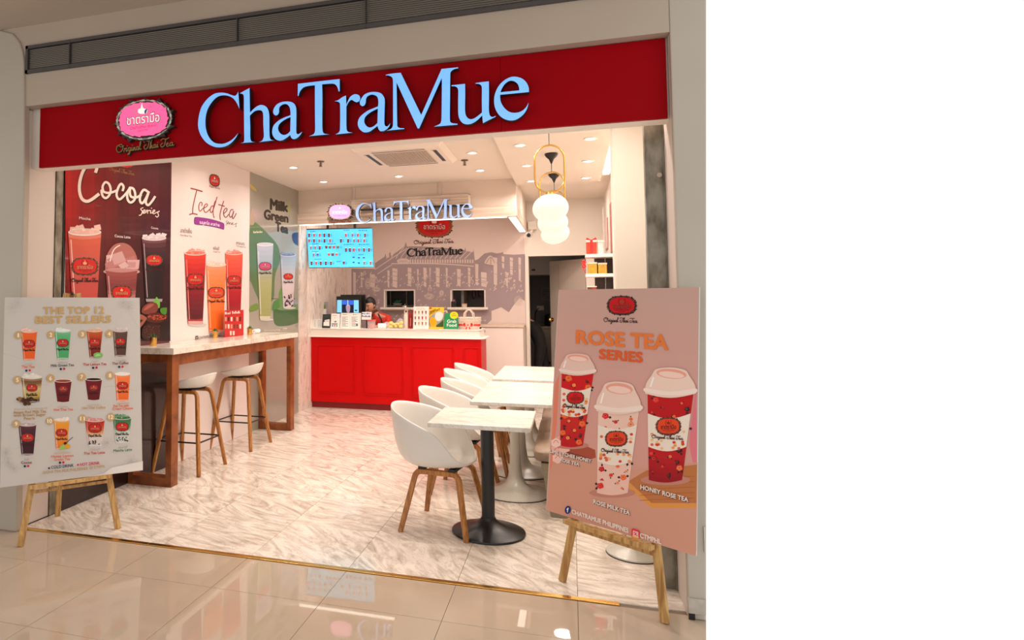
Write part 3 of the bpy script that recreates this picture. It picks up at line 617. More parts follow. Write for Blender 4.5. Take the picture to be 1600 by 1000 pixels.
# ---------------------------------------------------------------- banquette
bq = empty('banquette', (.1, 6.8, 0)); tag(bq, 'brown upholstered banquette along the right wall with a grey-beige base', 'sofa')
YN, YF = 4.97, 8.5
bs = MB(); prof = [(-.165, 0), (.49, 0), (.49, .37), (-.225, .37)]
bs.prism(prof, lambda a, b, c: (a, YN+c, b), YF-YN); put(bs.build('base', SOFAB, bevel=.006), bq)
put(MB().box(-.15, .48, YN+.02, YF-.02, -.0, .02).build('plinth', BLACK), bq)
n = 5; L = (YF-YN)/n
def cushion(x0, x1, y0, y1, z0, z1, r):
    m = MB(); N = 10; cx, cy, cz = (x0+x1)/2, (y0+y1)/2, (z0+z1)/2; a, b, c = (x1-x0)/2, (y1-y0)/2, (z1-z0)/2
    se = lambda v, e: math.copysign(abs(v)**e, v)
    vs = []; fs = []; A, B = 14, 28
    for j in range(A+1):
        p = -PI/2+PI*j/A
        for i in range(B):
            q = 2*PI*i/B; vs.append((cx+a*se(math.cos(p), .35)*se(math.cos(q), .25), cy+b*se(math.cos(p), .35)*se(math.sin(q), .25), cz+c*se(math.sin(p), .55)))
    for j in range(A):
        for i in range(B): fs.append((j*B+i, j*B+(i+1) % B, (j+1)*B+(i+1) % B, (j+1)*B+i))
    return m.add(vs, fs)
for k in range(n):
    y0 = YN+k*L
    put(cushion(-.28, .34, y0-(.02 if k == 0 else -.002), y0+L-.004, .362, .475, .04).build('seat_cushion', FABRIC, smooth=True), bq)
    put(cushion(.27, .49, y0+.002, y0+L-.004, .44, .95, .04).build('back_cushion', FABRIC, smooth=True), bq)
# ---------------------------------------------------------------- bar counter on the left wall
bar = empty('bar_counter', (-3.33, 6.1, 0)); tag(bar, 'long narrow marble-topped bar on walnut frames against the poster wall', 'table')
BX, BY0, BY1 = -3.095, 4.775, 7.40
put(MB().box(LX+.014, BX, BY0, BY1, 1.082, 1.135).build('bar_top', TOPM, bevel=.003), bar)
put(MB().box(-3.19, -3.136, BY0+.045, BY1-.02, .985, 1.081).build('apron', WALNUT, bevel=.002), bar)
put(MB().box(-3.54, -3.50, BY0+.045, BY1-.02, .985, 1.081).build('apron', WALNUT, bevel=.002), bar)
for y in (BY0+.044, BY1-.12):
    fr = MB()
    put(MB().box(-3.19, -3.135, y, y+.10, 0, 1.081).build('post', WALNUT, bevel=.002), bar)
    put(MB().box(-3.55, -3.50, y, y+.10, 0, 1.081).build('post', WALNUT, bevel=.002), bar)
    put(MB().box(-3.499, -3.191, y, y+.10, 0, .075).build('foot_bar', WALNUT, bevel=.002), bar)
    put(MB().box(-3.499, -3.191, y, y+.10, 1.01, 1.081).build('head_bar', WALNUT, bevel=.002), bar)
# stools
st = empty('bar_stool', (0, 0, 0))
rim = [(0, .772), (60, .782), (120, .84), (180, .872)]
m = shell(10, 44, rim, [(0, .205), (90, .225), (180, .235)], .15, .735, power=(.6, 1.7))
m.build('seat', SHELLW, st, smooth=True, solid=.012, sub=1)
for sx in (-1, 1):
    for sy in (-1, 1):
        MB().tube(leg_path(sx*.14, sy*.115, sx*.235, sy*.235, .705, r=.05), [.018]*9+[.017, .0145], 10, sq=3, flat=1).build('leg', OAK, st, smooth=True)
MB().box(-.09, .09, -.13, .13, .712, .728).build('seat_mount', BLACK, st, bevel=.003)
k = .275; q = 1-k/.705; ax = .14+(.235-.14)*q; ay = .115+(.235-.115)*q
MB().tube([(-ax, -ay, k), (ax, -ay, k), (ax, ay, k), (-ax, ay, k)], .0075, 6, closed=True).build('foot_rail', BLACK, st)
for i, (x, y, lab) in enumerate([(-3.325, 5.41, 'white bucket bar stool behind the near walnut post of the bar'), (-3.33, 6.41, 'white bucket bar stool at the middle of the bar, farther from the entrance')]):
    o = st if i == 0 else dup(st, (x, y, 0), PI)
    o.location = (x, y, 0); o.rotation_euler = (0, 0, PI); tag(o, lab, 'stool', 'white bar stools')
# ---------------------------------------------------------------- service counter
CT = 1.115
ct = empty('service_counter', (-2.3, 9.25, 0)); tag(ct, 'bright red panelled service counter with a white top ledge', 'counter')
cx1 = -1.135; CY0 = 8.95
put(MB().box(LX+.005, cx1-.03, CY0+.04, 9.48, 0, .085).build('plinth', DRED), ct)
put(MB().box(LX+.005, cx1, CY0, 9.50, .085, 1.005).build('body', CRED, bevel=.003), ct)
def rr(x0, x1, y0, y1, r, n=8):      # outline with the two right corners rounded
    pts = [(x0, y0)]
    for k in range(n+1): a = -PI/2+PI/2*k/n; pts.append((x1-r+r*math.cos(a), y0+r+r*math.sin(a)))
    for k in range(n+1): a = PI/2*k/n; pts.append((x1-r+r*math.cos(a), y1-r+r*math.sin(a)))
    pts.append((x0, y1)); return pts
put(MB().prism(rr(LX+.005, cx1-.015, CY0-.01, 9.53, .07), lambda a, b, c: (a, b, 1.006+c), .104).build('fascia', WHITE, smooth=True), ct)
put(MB().prism(rr(LX+.005, cx1+.05, CY0-.045, 9.57, .08), lambda a, b, c: (a, b, .996+c), .016).build('ledge', mat('ledge_white', (246, 240, 232), .3), smooth=True, bevel=.004), ct)
put(MB().prism(rr(LX+.005, cx1-.005, CY0-.02, 9.54, .07), lambda a, b, c: (a, b, 1.110+c), .006).build('counter_top', mat('ledge_white', (246, 240, 232), .3), smooth=True), ct)
for a, b in ((-3.454, -2.884), (-2.767, -2.193), (-2.074, -1.497), (-1.374, -1.16)):
    z0, z1 = .205, .885
    P_ = [(a, z0), (b, z0), (b, z1), (a, z1)]
    m = MB()
    for (x0, xx1, zz0, zz1) in ((a, b, z0, z0+.012), (a, b, z1-.012, z1), (a, a+.012, z0+.012, z1-.012), (b-.012, b, z0+.012, z1-.012)): m.box(x0, xx1, CY0-.010, CY0-.0005, zz0, zz1)
    put(m.build('panel_moulding', CRED, bevel=.003), ct)
    put(MB().box(a+.03, b-.03, CY0-.005, CY0-.0005, z0+.03, z1-.03).build('panel', CRED, bevel=.004), ct)
# white cupboards behind
cb = empty('back_cupboard', (-1.0, 10.3, 0)); tag(cb, 'low white cupboard right of the counter, below the mural', 'cabinet')
put(MB().box(-3.5, -.665, 10.06, 10.58, .0, 1.11).build('body', mat('cupboard_white', (232, 216, 206), .45)), cb)
put(MB().box(-3.5, -.655, 10.03, 10.585, 1.112, 1.14).build('worktop', mat('cupboard_top', (214, 190, 170), .4)), cb)
for k, x in enumerate((-2.46, -1.87, -1.28)):
    d = put(MB().box(x+.004, x+.586 if k < 2 else -.672, 10.045, 10.059, .06, 1.105).build('door', mat('cupboard_white', (232, 216, 206), .45), bevel=.002), cb)
    MB().box(x+.04, x+.07, 10.03, 10.0445, 1.045, 1.06).build('handle', DARK, d)
put(MB().box(-1.33, -1.25, 10.03, 10.0445, 1.045, 1.06).build('catch', DARK), cb)
# ---------------------------------------------------------------- easels and boards
def easel(F1, F2, rot, th, rect, label, blabel, corners, apex=1.62, back=.0):
    F1, F2 = Vector((*F1, 0)), Vector((*F2, 0)); mid = (F1+F2)/2; h = (F2-F1)/2
    rotm = Matrix.Rotation(math.radians(rot), 3, 'Z'); hv = rotm @ h; d = hv.normalized(); F1b = mid-hv
    nh = Vector((d.y, -d.x, 0)); upv = Vector((0, 0, 1))*math.cos(th)-nh*math.sin(th); nrm = nh*math.cos(th)+Vector((0, 0, 1))*math.sin(th)
    at_ = lambda u, v, w=0: F1b+d*u+upv*v+nrm*w
    W = 2*h.length; e = empty('easel', tuple(mid)); tag(e, label, 'easel')
    u0, u1, v0, v1 = rect; uc = (u0+u1)/2
    def bar(a, b, wd, tk, name, mt=PINE):
        a, b = Vector(a), Vector(b); t = (b-a).normalized(); s = nrm.cross(t).normalized(); n2 = t.cross(s)
        return put(MB().obox(a-s*wd/2-n2*tk/2, b-a, s*wd, n2*tk).build(name, mt, bevel=.002), e)
    A = at_(uc, apex, -.03)
    for F, sg in ((F1b, -1), (F1b+hv*2, 1)):
        bar(F+Vector((0, 0, .002))-nrm*.012, A+d*sg*.035, .040, .020, 'leg')
    bk = mid-nh*(.52)+d*back; bar((bk.x, bk.y, .002), A-nrm*.025, .036, .020, 'rear_leg')
    lz = v0-.002
    l0, l1 = at_(.045, lz-.014, .028), at_(W-.045, lz-.014, .028)
    bar(l0, l1, .024, .055, 'ledge')
    bar(at_(.045, lz-.05, -.012), at_(W-.045, lz-.05, -.012), .02, .016, 'cross_rail')
    put(MB().ball(A+Vector((0, 0, .0)), .012, 10, 6).build('apex_bolt', DARK), e)
    b = empty('poster_board', tuple(at_(uc, v0))); tag(b, blabel, 'sign board')
    pl = Plane(at_(u0, v0, .018), nrm); cs_ = [pl(*c) for c in corners]      # the board's measured corners on its plane
    m = MB(); m.add(cs_+[c-nrm*.006 for c in cs_], [(0, 1, 2, 3), (7, 6, 5, 4), (0, 4, 5, 1), (1, 5, 6, 2), (2, 6, 7, 3), (3, 7, 4, 0)])
    put(m.build('panel', mat('board_edge', (206, 200, 192), .6), bevel=.001), b)
    return b, Plane(at_(u0, v0, .0181), nrm), lambda u, v, w=0: at_(u, v, .018+w)
BL, PL, UL = easel((-3.283, 3.40), (-2.909, 3.857), 0, .15, (-.108, .742, .368, 1.568), 'wooden display easel under the top twelve board, at the left jamb', 'white marbled board listing twelve best-selling drinks, on the left easel', [(8, 465), (218, 466), (219, 735), (0, 762)], 1.60)
BR, PR, UR = easel((-.071, 3.888), (.37, 3.512), 4, .07, (-.085, .745, .352, 1.58), 'wooden display easel under the rose tea board, by the right pillar', 'pink board advertising three rose tea cups, on the right easel', [(873, 453), (1093, 449), (1088, 869), (853, 797)], 1.53)
# ---------------------------------------------------------------- pendant lamps
for i, (y, lab, tilt, gx, gy, ly) in enumerate([(5.42, 'front pendant lamp with opal globe on a tall brass racetrack loop', .12, 860, 325.5, 227), (6.755, 'middle pendant lamp of the three with opal globes', .1, 863.6, 348, 269), (7.888, 'rearmost pendant lamp of the three with opal globes', .25, 867.5, 365, 298)]):
    gc = at(gx, gy, Y=y); x = gc.x; e = empty('pendant_lamp', (x, y, 2.945)); tag(e, lab, 'lamp', 'brass loop pendant lamps')
    MB().lathe([(.0, -.001), (.062, -.002), (.064, -.010), (.052, -.03), (.025, -.055), (.012, -.085), (.006, -.10), (0, -.10)], n=28).build('canopy', BLACK, e, smooth=True)
    z1 = at(gx, ly, Y=y).z-2.945; gz = gc.z-2.945; gh = (.112, .118, .118)[i]; zb = gz+gh+.008
    MB().tube([(0, 0, -.09), (0, 0, z1)], .0035, 6).build('cord', DARK, e)
    W_ = (.112, .117, .117)[i]; pts = []
    for k in range(17): a = PI*k/16; pts.append((W_*math.cos(a), 0, z1-W_+W_*math.sin(a)))
    for k in range(17): a = PI+PI*k/16; pts.append((W_*math.cos(a), 0, zb+W_+W_*math.sin(a)))
    MB().tube(pts, .0072, 10, closed=True).build('brass_loop', GOLD, e, smooth=True)
    tf = Matrix.Rotation(-tilt, 3, 'Y'); gw = (.136, .143, .158)[i]
    g = MB().ball((0, 0, gz), (gw, .14, gh), 32, 20, tf).build('globe', GLOBE, e, smooth=True)
    MB().lathe([(.0, zb-.02), (.035, zb-.018), (.03, zb+.002), (0, zb+.004)], n=20).build('globe_cap', GOLD, e, smooth=True)
    area('pendant_bulb', (x, y, 2.945+gz-gh-.01), .2, 3, WARM)
# ---------------------------------------------------------------- air conditioner, sprinklers, camera
ac = empty('ceiling_air_conditioner', (-1.6, 6.62, HC)); tag(ac, 'white four-way cassette air conditioner set in the ceiling', 'air conditioner')
X0, X1, YA, YC = -2.06, -1.12, 6.20, 7.14
ACW = mat('ac_white', (240, 226, 212), .45)
fr = MB(); fr.add([(X0, YA, HC-.001), (X1, YA, HC-.001), (X1, YC, HC-.001), (X0, YC, HC-.001), (X0+.05, YA+.05, HC-.045), (X1-.05, YA+.05, HC-.045), (X1-.05, YC-.05, HC-.045), (X0+.05, YC-.05, HC-.045)],
    [(0, 1, 5, 4), (1, 2, 6, 5), (2, 3, 7, 6), (3, 0, 4, 7), (4, 5, 6, 7), (3, 2, 1, 0)])
put(fr.build('body', ACW, bevel=.006), ac)
xc, yc = (X0+X1)/2, (YA+YC)/2
for dx, dy in ((0, -1), (0, 1), (-1, 0), (1, 0)):
    a, b = (.27, .028) if dy else (.028, .27); ox, oy = xc+dx*.345, yc+dy*.345
    put(MB().box(ox-a, ox+a, oy-b, oy+b, HC-.047, HC-.0455).build('air_slot', BLACK), ac)
    put(MB().obox((ox-a, oy-b, HC-.049), (2*a if dy else .018, 0, 0), (0, .018 if dy else 2*b, 0), (0, 0, .002)).build('louver', ACW), ac)
put(MB().box(xc-.27, xc+.27, yc-.27, yc+.27, HC-.0475, HC-.0455).build('intake', mat('intake_dark', (128, 112, 100), .6)), ac)
gm = MB()
for k in range(19): a = -.27+.54*k/18; gm.box(xc+a-.004, xc+a+.004, yc-.27, yc+.27, HC-.051, HC-.0477).box(xc-.27, xc+.27, yc+a-.004, yc+a+.004, HC-.051, HC-.0477)
g_ = put(gm.build('intake_grid', mat('grid_beige', (214, 196, 180), .5)), ac); g_['kind'] = 'stuff'
for x, y, lab in ((-2.555, 6.74, 'small fire sprinkler on the ceiling left of the air conditioner'), (-1.059, 7.185, 'small fire sprinkler on the ceiling right of the air conditioner')):
    e = empty('sprinkler', (x, y, HC)); tag(e, lab, 'sprinkler')
    MB().lathe([(0, 0), (.04, -.001), (.038, -.008), (0, -.01)], n=20).build('escutcheon', mat('sprinkler_metal', (120, 96, 80), .4, metal=.6), e)
    MB().tube([(0, 0, -.01), (0, 0, -.05)], .007, 8).tube([(-.012, 0, -.02), (-.014, 0, -.045), (0, 0, -.055)], .003, 6).tube([(.012, 0, -.02), (.014, 0, -.045), (0, 0, -.055)], .003, 6).build('frame_arms', mat('sprinkler_metal', (120, 96, 80)), e)
    MB().lathe([(0, -.055), (.02, -.056), (.02, -.059), (0, -.06)], n=16).build('deflector', mat('sprinkler_metal', (120, 96, 80)), e)
e = empty('security_camera', (-.57, 10.5, 2.5)); tag(e, 'white dome-ended security camera under its junction box on the back wall', 'camera')
put(MB().box(-.60, -.47, 10.50, 10.598, 2.58, 2.71).build('junction_box', WHITE, bevel=.006), e)
put(MB().tube([(-.615, 10.58, 2.60), (-.62, 10.58, 2.75), (-.615, 10.58, 3.0)], .004, 6).build('cable', JAMB), e)
put(MB().tube([(-.54, 10.5, 2.57), (-.56, 10.44, 2.52)], .022, 10).build('bracket', WHITE, smooth=True), e)
put(MB().ball((-.575, 10.42, 2.50), (.052, .052, .048), 20, 12).build('dome', mat('cam_white', (220, 210, 204), .4), smooth=True), e)
put(MB().ball((-.58, 10.382, 2.488), (.03, .026, .03), 16, 10).build('lens', BLACK, smooth=True), e)
# ---------------------------------------------------------------- television
tv = empty('menu_screen', (-3.05, 8.78, 2.0)); tag(tv, 'bright blue wall-mounted screen showing the drinks menu, hung over the counter', 'screen')
TA, TB, TC_, TD = at(478.5, 357.5, Y=8.78), at(580, 355.5, Y=8.78), at(583, 417, Y=8.78), at(482.5, 419, Y=8.78)
m = MB(); off = Vector((0, .05, 0)); m.add([TA, TB, TC_, TD, TA+off, TB+off, TC_+off, TD+off], [(0, 1, 2, 3), (7, 6, 5, 4), (0, 4, 5, 1), (1, 5, 6, 2), (2, 6, 7, 3), (3, 7, 4, 0)])
put(m.build('casing', BLACK, bevel=.003), tv)
put(MB().box(-3.25, -3.22, 8.80, 8.83, 2.5, 2.86).box(-2.85, -2.82, 8.80, 8.83, 2.5, 2.86).build('hanger', BLACK), tv)
# ---------------------------------------------------------------- printed drinks
R_ = random.Random(11)
def lerp(a, b, t): return tuple(x+(y-x)*t for x, y in zip(a, b))
def bands(P, x, y0, y1, wt, wb, stops, lean=0, n=14, curve=.06):
    """liquid body: stacked bands whose printed colour runs through the stops, each edge a shallow arc"""
    def colr(t):
        for (a, c), (b, d) in zip(stops, stops[1:]):
            if t <= b: return lerp(c, d, (t-a)/max(b-a, 1e-6))
        return stops[-1][1]
    H = y1-y0
    def edge(t):
        w = (wt+(wb-wt)*t)/2; cy = y0+H*t; cx = x+lean*t
        return [(cx-w+2*w*k/6, cy+w*curve*2*math.sin(PI*k/6)) for k in range(7)]
    for i in range(n):
        a, b = edge(i/n), edge((i+1)/n)
        P.poly(a+list(reversed(b)), colr((i+.5)/n), up=False)
    P.up()
def ice(P, x, y, w, h, col, n=9):
    for k in range(n):
        px, py = x+(R_.random()-.5)*w*.85, y-R_.random()*h*.7; r = h*(.28+.25*R_.random()); a = R_.random()*3
        P.poly([(px+r*1.3*math.cos(a+q*PI/2+(.2 if q % 2 else 0)), py+r*math.sin(a+q*PI/2)) for q in range(4)], lerp(col, (255, 255, 255), R_.random()*.45), up=False)
        P.w += .00004
    P.up()
def cup(P, x, y0, y1, wt, wb, stops, top='ice', rim=(226, 222, 216), topc=None, lg=True, lgc=(206, 26, 22), lean=0, ly=.45, ls=.36, thai=True, frost=True, ink=(60, 14, 12)):
    H = y1-y0; topc = topc or lerp(stops[0][1], (255, 255, 255), .45)
    P.ell(x+lean+wb*.15, y1+wb*.08, wb*.62, wb*.12, (200, 194, 188) if thai != 'dark' else (40, 20, 20))
    if top == 'dome':
        P.curve([(x-wt*.52, y0+1, 1), (x-wt*.48, y0-wt*.45), (x-wt*.28, y0-wt*.78), (x, y0-wt*.88), (x+wt*.28, y0-wt*.78), (x+wt*.48, y0-wt*.45), (x+wt*.52, y0+1, 1)], lerp(topc, (160, 90, 80), .5), 3)
        ice(P, x, y0-wt*.12, wt*.9, wt*.45, topc)
        P.stroke([(x-wt*.36, y0-wt*.3), (x-wt*.25, y0-wt*.65), (x-wt*.05, y0-wt*.8)], wt*.03, (240, 220, 214)); P.ell(x, y0+wt*.03, wt*.58, wt*.11, lerp(rim, topc, .3)); P.ell(x, y0+wt*.01, wt*.53, wt*.07, lerp(rim, topc, .7))
    elif top == 'ice': ice(P, x, y0+wt*.06, wt*.92, wt*.24, topc)
    bands(P, x, y0, y1, wt, wb, stops, lean)
    if top in ('ice', 'foam'): P.ell(x, y0+wt*.03, wt*.5, wt*.11, rim if top == 'ice' else (240, 236, 230)); P.ell(x, y0+wt*.02, wt*.46, wt*.085, topc)
    if top == 'ice': ice(P, x, y0+wt*.05, wt*.8, wt*.13, topc, 6)
    if top == 'hot': P.ell(x, y0, wt*.52, wt*.10, (232, 226, 218)); P.ell(x, y0, wt*.46, wt*.075, topc)
    if frost:
        P.stroke([(x-wt*.42+1, y0+H*.1), (x+lean*.9-wb*.40, y1-H*.06)], wt*.03, lerp(stops[0][1], (255, 255, 255), .45), seg=1)
        P.poly([(x+lean-wb*.5, y1-H*.035), (x+lean+wb*.5, y1-H*.035), (x+lean+wb*.46, y1+H*.01), (x+lean-wb*.46, y1+H*.01)], lerp((225, 215, 208), stops[-1][1], .35))
    if lg:
        lx, lyy = x+lean*ly, y0+H*ly; logo(P, lx, lyy, wt*ls, wt*ls*.66, lgc, frame=(74, 40, 30), ink=ink, thai=(214, 170, 120), fine=wt > 30)
        script_line(P, lx-wt*ls, lyy+wt*ls*.66+wt*.2, lx+wt*ls, lyy+wt*ls*.66+wt*.2, wt*.12, ink, wt*.022)
# ---------------------------------------------------------------- the three wall posters
def wall_poster(y0, y1, z1, label, name='wall_poster'):
    e = empty(name, (LX, (y0+y1)/2, 1.2)); tag(e, label, 'poster', 'tall drink posters on the left wall'); return e
def panel(e, y0, y1, mt, z0=.0, z1=3.028): return put(MB().box(LX, LX+.003, y0+.0015, y1-.0015, z0+.002, z1).build('panel', mt), e)
PW = Plane((LX+.0032, 5, 1), (1, 0, 0))
cocoa = wall_poster(4.045, 5.409, 0, 'dark red cocoa series wall poster with three cocoa drinks')
panel(cocoa, 4.045, 5.409, mat('poster_maroon', (112, 12, 16), .3, coat=.3, col2=(44, 8, 14), scale=1.6, stretch=(1, 5, .7)), 1.12)
panel(cocoa, 4.045, 5.409, mat('poster_dark', (30, 10, 12), .3, coat=.3), .0, 1.12)
P = Print(PW); P.inc = 0
for k in range(36):      # the wine-red planks printed behind the drinks
    a, b = 102+k*4.56, 102+(k+1)*4.56; t = k/36; q = .035*math.sin(k*2.3)+.05*math.sin(k*.9)+.02*R_.random()
    base_ = lerp((176, 6, 8), (88, 18, 22), min(1, t*1.9)) if t < .55 else lerp((88, 18, 22), (78, 16, 34), (t-.55)/.45)
    for m in range(9): y0_, y1_ = 245+m*32, 245+(m+1)*32; f = 1-.62*(m/8)**1.6; P.poly([(a, y0_), (b, y0_), (b, y1_), (a, y1_)], tuple(max(0, min(255, v*(f+q))) for v in base_), False)
P.build('printed_background', GLOSS, cocoa)
P = Print(PW, .0006); P.T = (10.667, 110, 255)
CO = [(52, [[(440, 60), (432, 100), (418, 145)], [(250, 60), (190, 170), (150, 320), (147, 470), (185, 590), (260, 635), (340, 610), (462, 520)]]),
      (38, [[(545, 470), (532, 390), (575, 318), (635, 345), (665, 430), (650, 520), (590, 580), (535, 550), (512, 460), (545, 475), (610, 495), (690, 485), (775, 450)],
            [(866, 455), (880, 390), (842, 345), (800, 390), (765, 500), (775, 570), (815, 602), (870, 560), (950, 470), (985, 410)],
            [(985, 410), (1045, 430), (1075, 520), (1060, 610), (1000, 655), (950, 610), (942, 500), (985, 420), (985, 500), (1010, 560), (1090, 570), (1170, 530)],
            [(1275, 470), (1215, 445), (1165, 520), (1152, 620), (1190, 668), (1250, 590), (1302, 470), (1270, 570), (1250, 650), (1288, 700), (1350, 640), (1402, 560)]]),
      (15, [[(1140, 868), (1170, 860), (1192, 805), (1165, 765), (1205, 742)], [(1195, 830), (1235, 800), (1232, 778), (1208, 792), (1208, 835), (1250, 822)], [(1250, 822), (1272, 782), (1280, 835)], [(1276, 808), (1300, 788), (1322, 792)],
            [(1335, 790), (1328, 832), (1360, 822)], [(1343, 748), (1345, 756)], [(1360, 822), (1398, 800), (1392, 780), (1370, 795), (1372, 842), (1412, 830)], [(1412, 830), (1478, 800), (1448, 822), (1462, 868), (1440, 898), (1412, 880)]])]
for dx, dy, c in ((16, 18, (34, 10, 12)), (0, 0, (238, 214, 200))):
    for w_, L_ in CO:
        k = 1 if w_ > 20 else .5
        for l in L_: P.stroke([(a+dx*k, b+dy*k) for a, b in l], w_, c, up=False, seg=6)
    P.up(3)
P.build('printed_title', GLOSS, cocoa)
P = Print(PW); P.T = (4.166, 0, 240)
logo(P, 825, 62, 48, 34, (214, 22, 20)); script_line(P, 712, 108, 872, 142, 26, (140, 96, 60), 2.5)
P.text('Mocha', 514, 426, 588, 434, 17, (240, 224, 214), .03); P.text('Cocoa Latte', 745, 543, 847, 553, 17, (240, 224, 214), .03); P.text('Cocoa', 982, 488, 1028, 494, 14, (240, 224, 214), .03)
P.build('printed_captions', GLOSS, cocoa)['kind'] = 'stuff'
for args in ((548, 505, 1080, 216, 150, [(0, (214, 130, 110)), (.12, (206, 84, 60)), (.3, (196, 84, 70)), (1, (188, 60, 56))], 'ice', dict(topc=(228, 176, 160), ly=.40, ls=.40)),
             (788, 762, 1120, 206, 150, [(0, (150, 74, 70)), (.3, (120, 50, 50)), (.5, (186, 120, 116)), (1, (120, 60, 60))], 'dome', dict(topc=(176, 110, 106), rim=(206, 170, 166), ly=.40, ls=.32)),
             (1000, 545, 960, 160, 110, [(0, (120, 76, 84)), (.15, (70, 26, 34)), (.4, (34, 16, 24)), (1, (22, 8, 14))], 'ice', dict(topc=(206, 188, 190), rim=(216, 206, 206), ly=.36, ls=.34))):
    P = Print(PW, .004); P.T = (4.166, 0, 240); x, y0, y1, wt, wb, stp, tp, kw = args
    cup(P, x, y0, y1, wt, wb, stp, tp, thai='dark', **kw); P.build('printed_cup', GLOSS, cocoa)
P = Print(PW, .006); P.T = (7.14, 215, 440)
P.curve([(170, 225, 1), (205, 168, 1), (240, 225), (240, 290, 1), (205, 290)], (110, 170, 70)); P.curve([(250, 300), (320, 290, 1), (310, 365), (255, 350)], (70, 130, 40)); P.curve([(36, 340), (60, 275), (130, 235), (200, 240), (222, 290), (190, 350), (90, 365)], (120, 52, 44)); P.curve([(60, 320), (110, 260), (180, 250), (120, 300)], (160, 84, 70))
P.curve([(80, 410), (120, 360), (220, 350), (338, 382, 1), (260, 450), (170, 460), (100, 440)], (76, 26, 18))
for k in range(60):
    a = R_.random(); P.ell(100+220*a, 375+60*R_.random()*(1-abs(a-.5)), 9, 7, R_.choice([(170, 60, 36), (200, 86, 54), (120, 40, 26)]), 6, up=False); P.w += .00002
P.curve([(0, 370), (90, 400), (70, 450), (0, 540, 1)], (150, 84, 66)); P.curve([(0, 430), (50, 430), (0, 480, 1)], (60, 24, 20))
P.curve([(36, 560), (70, 490), (150, 465), (230, 500), (250, 580), (200, 640), (60, 640)], (48, 18, 16))
for k in range(90): P.ell(60+180*R_.random(), 490+140*R_.random(), 6, 5, R_.choice([(92, 34, 26), (70, 26, 20), (120, 50, 36)]), 5, up=False); P.w += .00001
P.build('printed_cocoa_pods', GLOSS, cocoa)
iced = wall_poster(5.409, 7.028, 0, 'white iced tea series wall poster with three red and orange iced teas')
panel(iced, 5.409, 7.028, mat('poster_white', (236, 222, 216), .3, coat=.3, var=.03, scale=1.2))
P = Print(PW); P.T = (3.333, 260, 240)
P.T = (12.5, 285, 280); c = (150, 54, 44)
for w_, cc, l in ((26, c, [(165, 180), (270, 205), (385, 240)]), (20, c, [(280, 215), (240, 380), (205, 550), (200, 670)]), (24, (140, 74, 76), [(140, 692), (210, 674), (288, 692)]),
    (18, c, [(375, 520), (385, 470), (355, 450), (325, 500), (320, 580), (345, 625), (400, 570)]), (18, c, [(400, 570), (450, 550), (490, 510), (465, 480), (425, 530), (420, 610), (460, 650), (530, 590)]),
    (18, c, [(610, 530), (570, 530), (540, 600), (565, 655), (610, 570), (675, 350)]), (18, c, [(640, 430), (605, 560), (600, 680), (620, 750)]), (18, c, [(805, 430), (770, 540), (735, 680), (740, 790)]), (20, c, [(705, 495), (820, 530)]),
    (18, (132, 70, 76), [(810, 670), (860, 620), (870, 580), (840, 570), (805, 630), (810, 710), (850, 745), (900, 690)]), (18, (132, 70, 76), [(990, 600), (950, 600), (915, 680), (935, 745), (985, 690), (1000, 620), (975, 720), (990, 770), (1050, 670)]),
    (7, (90, 60, 80), [(850, 905), (866, 865), (850, 825), (882, 812)]), (7, (90, 60, 80), [(880, 862), (902, 842), (890, 830), (880, 868), (908, 872)]), (7, (90, 60, 80), [(915, 850), (914, 882), (925, 852), (942, 848)]), (7, (90, 60, 80), [(952, 860), (948, 886), (966, 872)]),
    (7, (90, 60, 80), [(968, 874), (988, 858), (974, 850), (968, 886), (1010, 884)]), (7, (90, 60, 80), [(1010, 884), (1062, 858), (1042, 880), (1048, 924), (1022, 922)])): P.stroke(l, w_, cc, up=False, seg=6)
P.up(2); P.curve([(255, 740), (370, 748), (560, 780), (780, 848), (815, 885), (812, 975), (795, 985), (640, 940), (440, 905), (255, 885), (228, 855), (230, 765)], (80, 50, 110), 3); P.curve([(262, 748), (370, 756), (560, 788), (775, 856), (806, 890), (804, 968), (790, 975), (640, 930), (440, 896), (262, 876), (237, 850), (238, 770)], (150, 50, 140), 3)
P.text('เมนูชาไต ลาสว่าย', 335, 866, 722, 928, 62, (250, 236, 246), .03, 56); P.T = (3.333, 260, 240)
P.cut('printed_title', GLOSS, iced)
logo(P, 250, 140, 27, 31, (214, 26, 20), tilt=.2); script_line(P, 222, 172, 277, 186, 9, (140, 60, 50), 1.1); P.cut('printed_logo', GLOSS, iced)
for t, x0, y0, x1, y1, h, cc in (('ชาดำเย็น', 72, 410, 130, 416, 22, (90, 60, 56)), ('Thai Black Tea', 70, 428, 130, 435, 9, (110, 80, 76)), ('กรีนที', 242, 500, 273, 502, 16, (90, 60, 56)), ('Green Tea', 242, 514, 277, 517, 8, (110, 80, 76)), ('ชามะนาว', 362, 472, 405, 478, 17, (90, 60, 56)), ('Thai Lemon Tea', 362, 484, 411, 491, 8, (110, 80, 76)),
                             ('CHATRAMUEPHILIPPINES', 166, 966, 282, 950, 14, (60, 36, 36))): P.text(t, x0, y0, x1, y1, h, cc, .02)
P.poly([(150, 950), (163, 948), (163, 966), (150, 969)], (60, 36, 36)); P.text('f', 153, 967, 160, 966, 14, (240, 225, 220), .02)
P.build('printed_captions', GLOSS, iced)['kind'] = 'stuff'
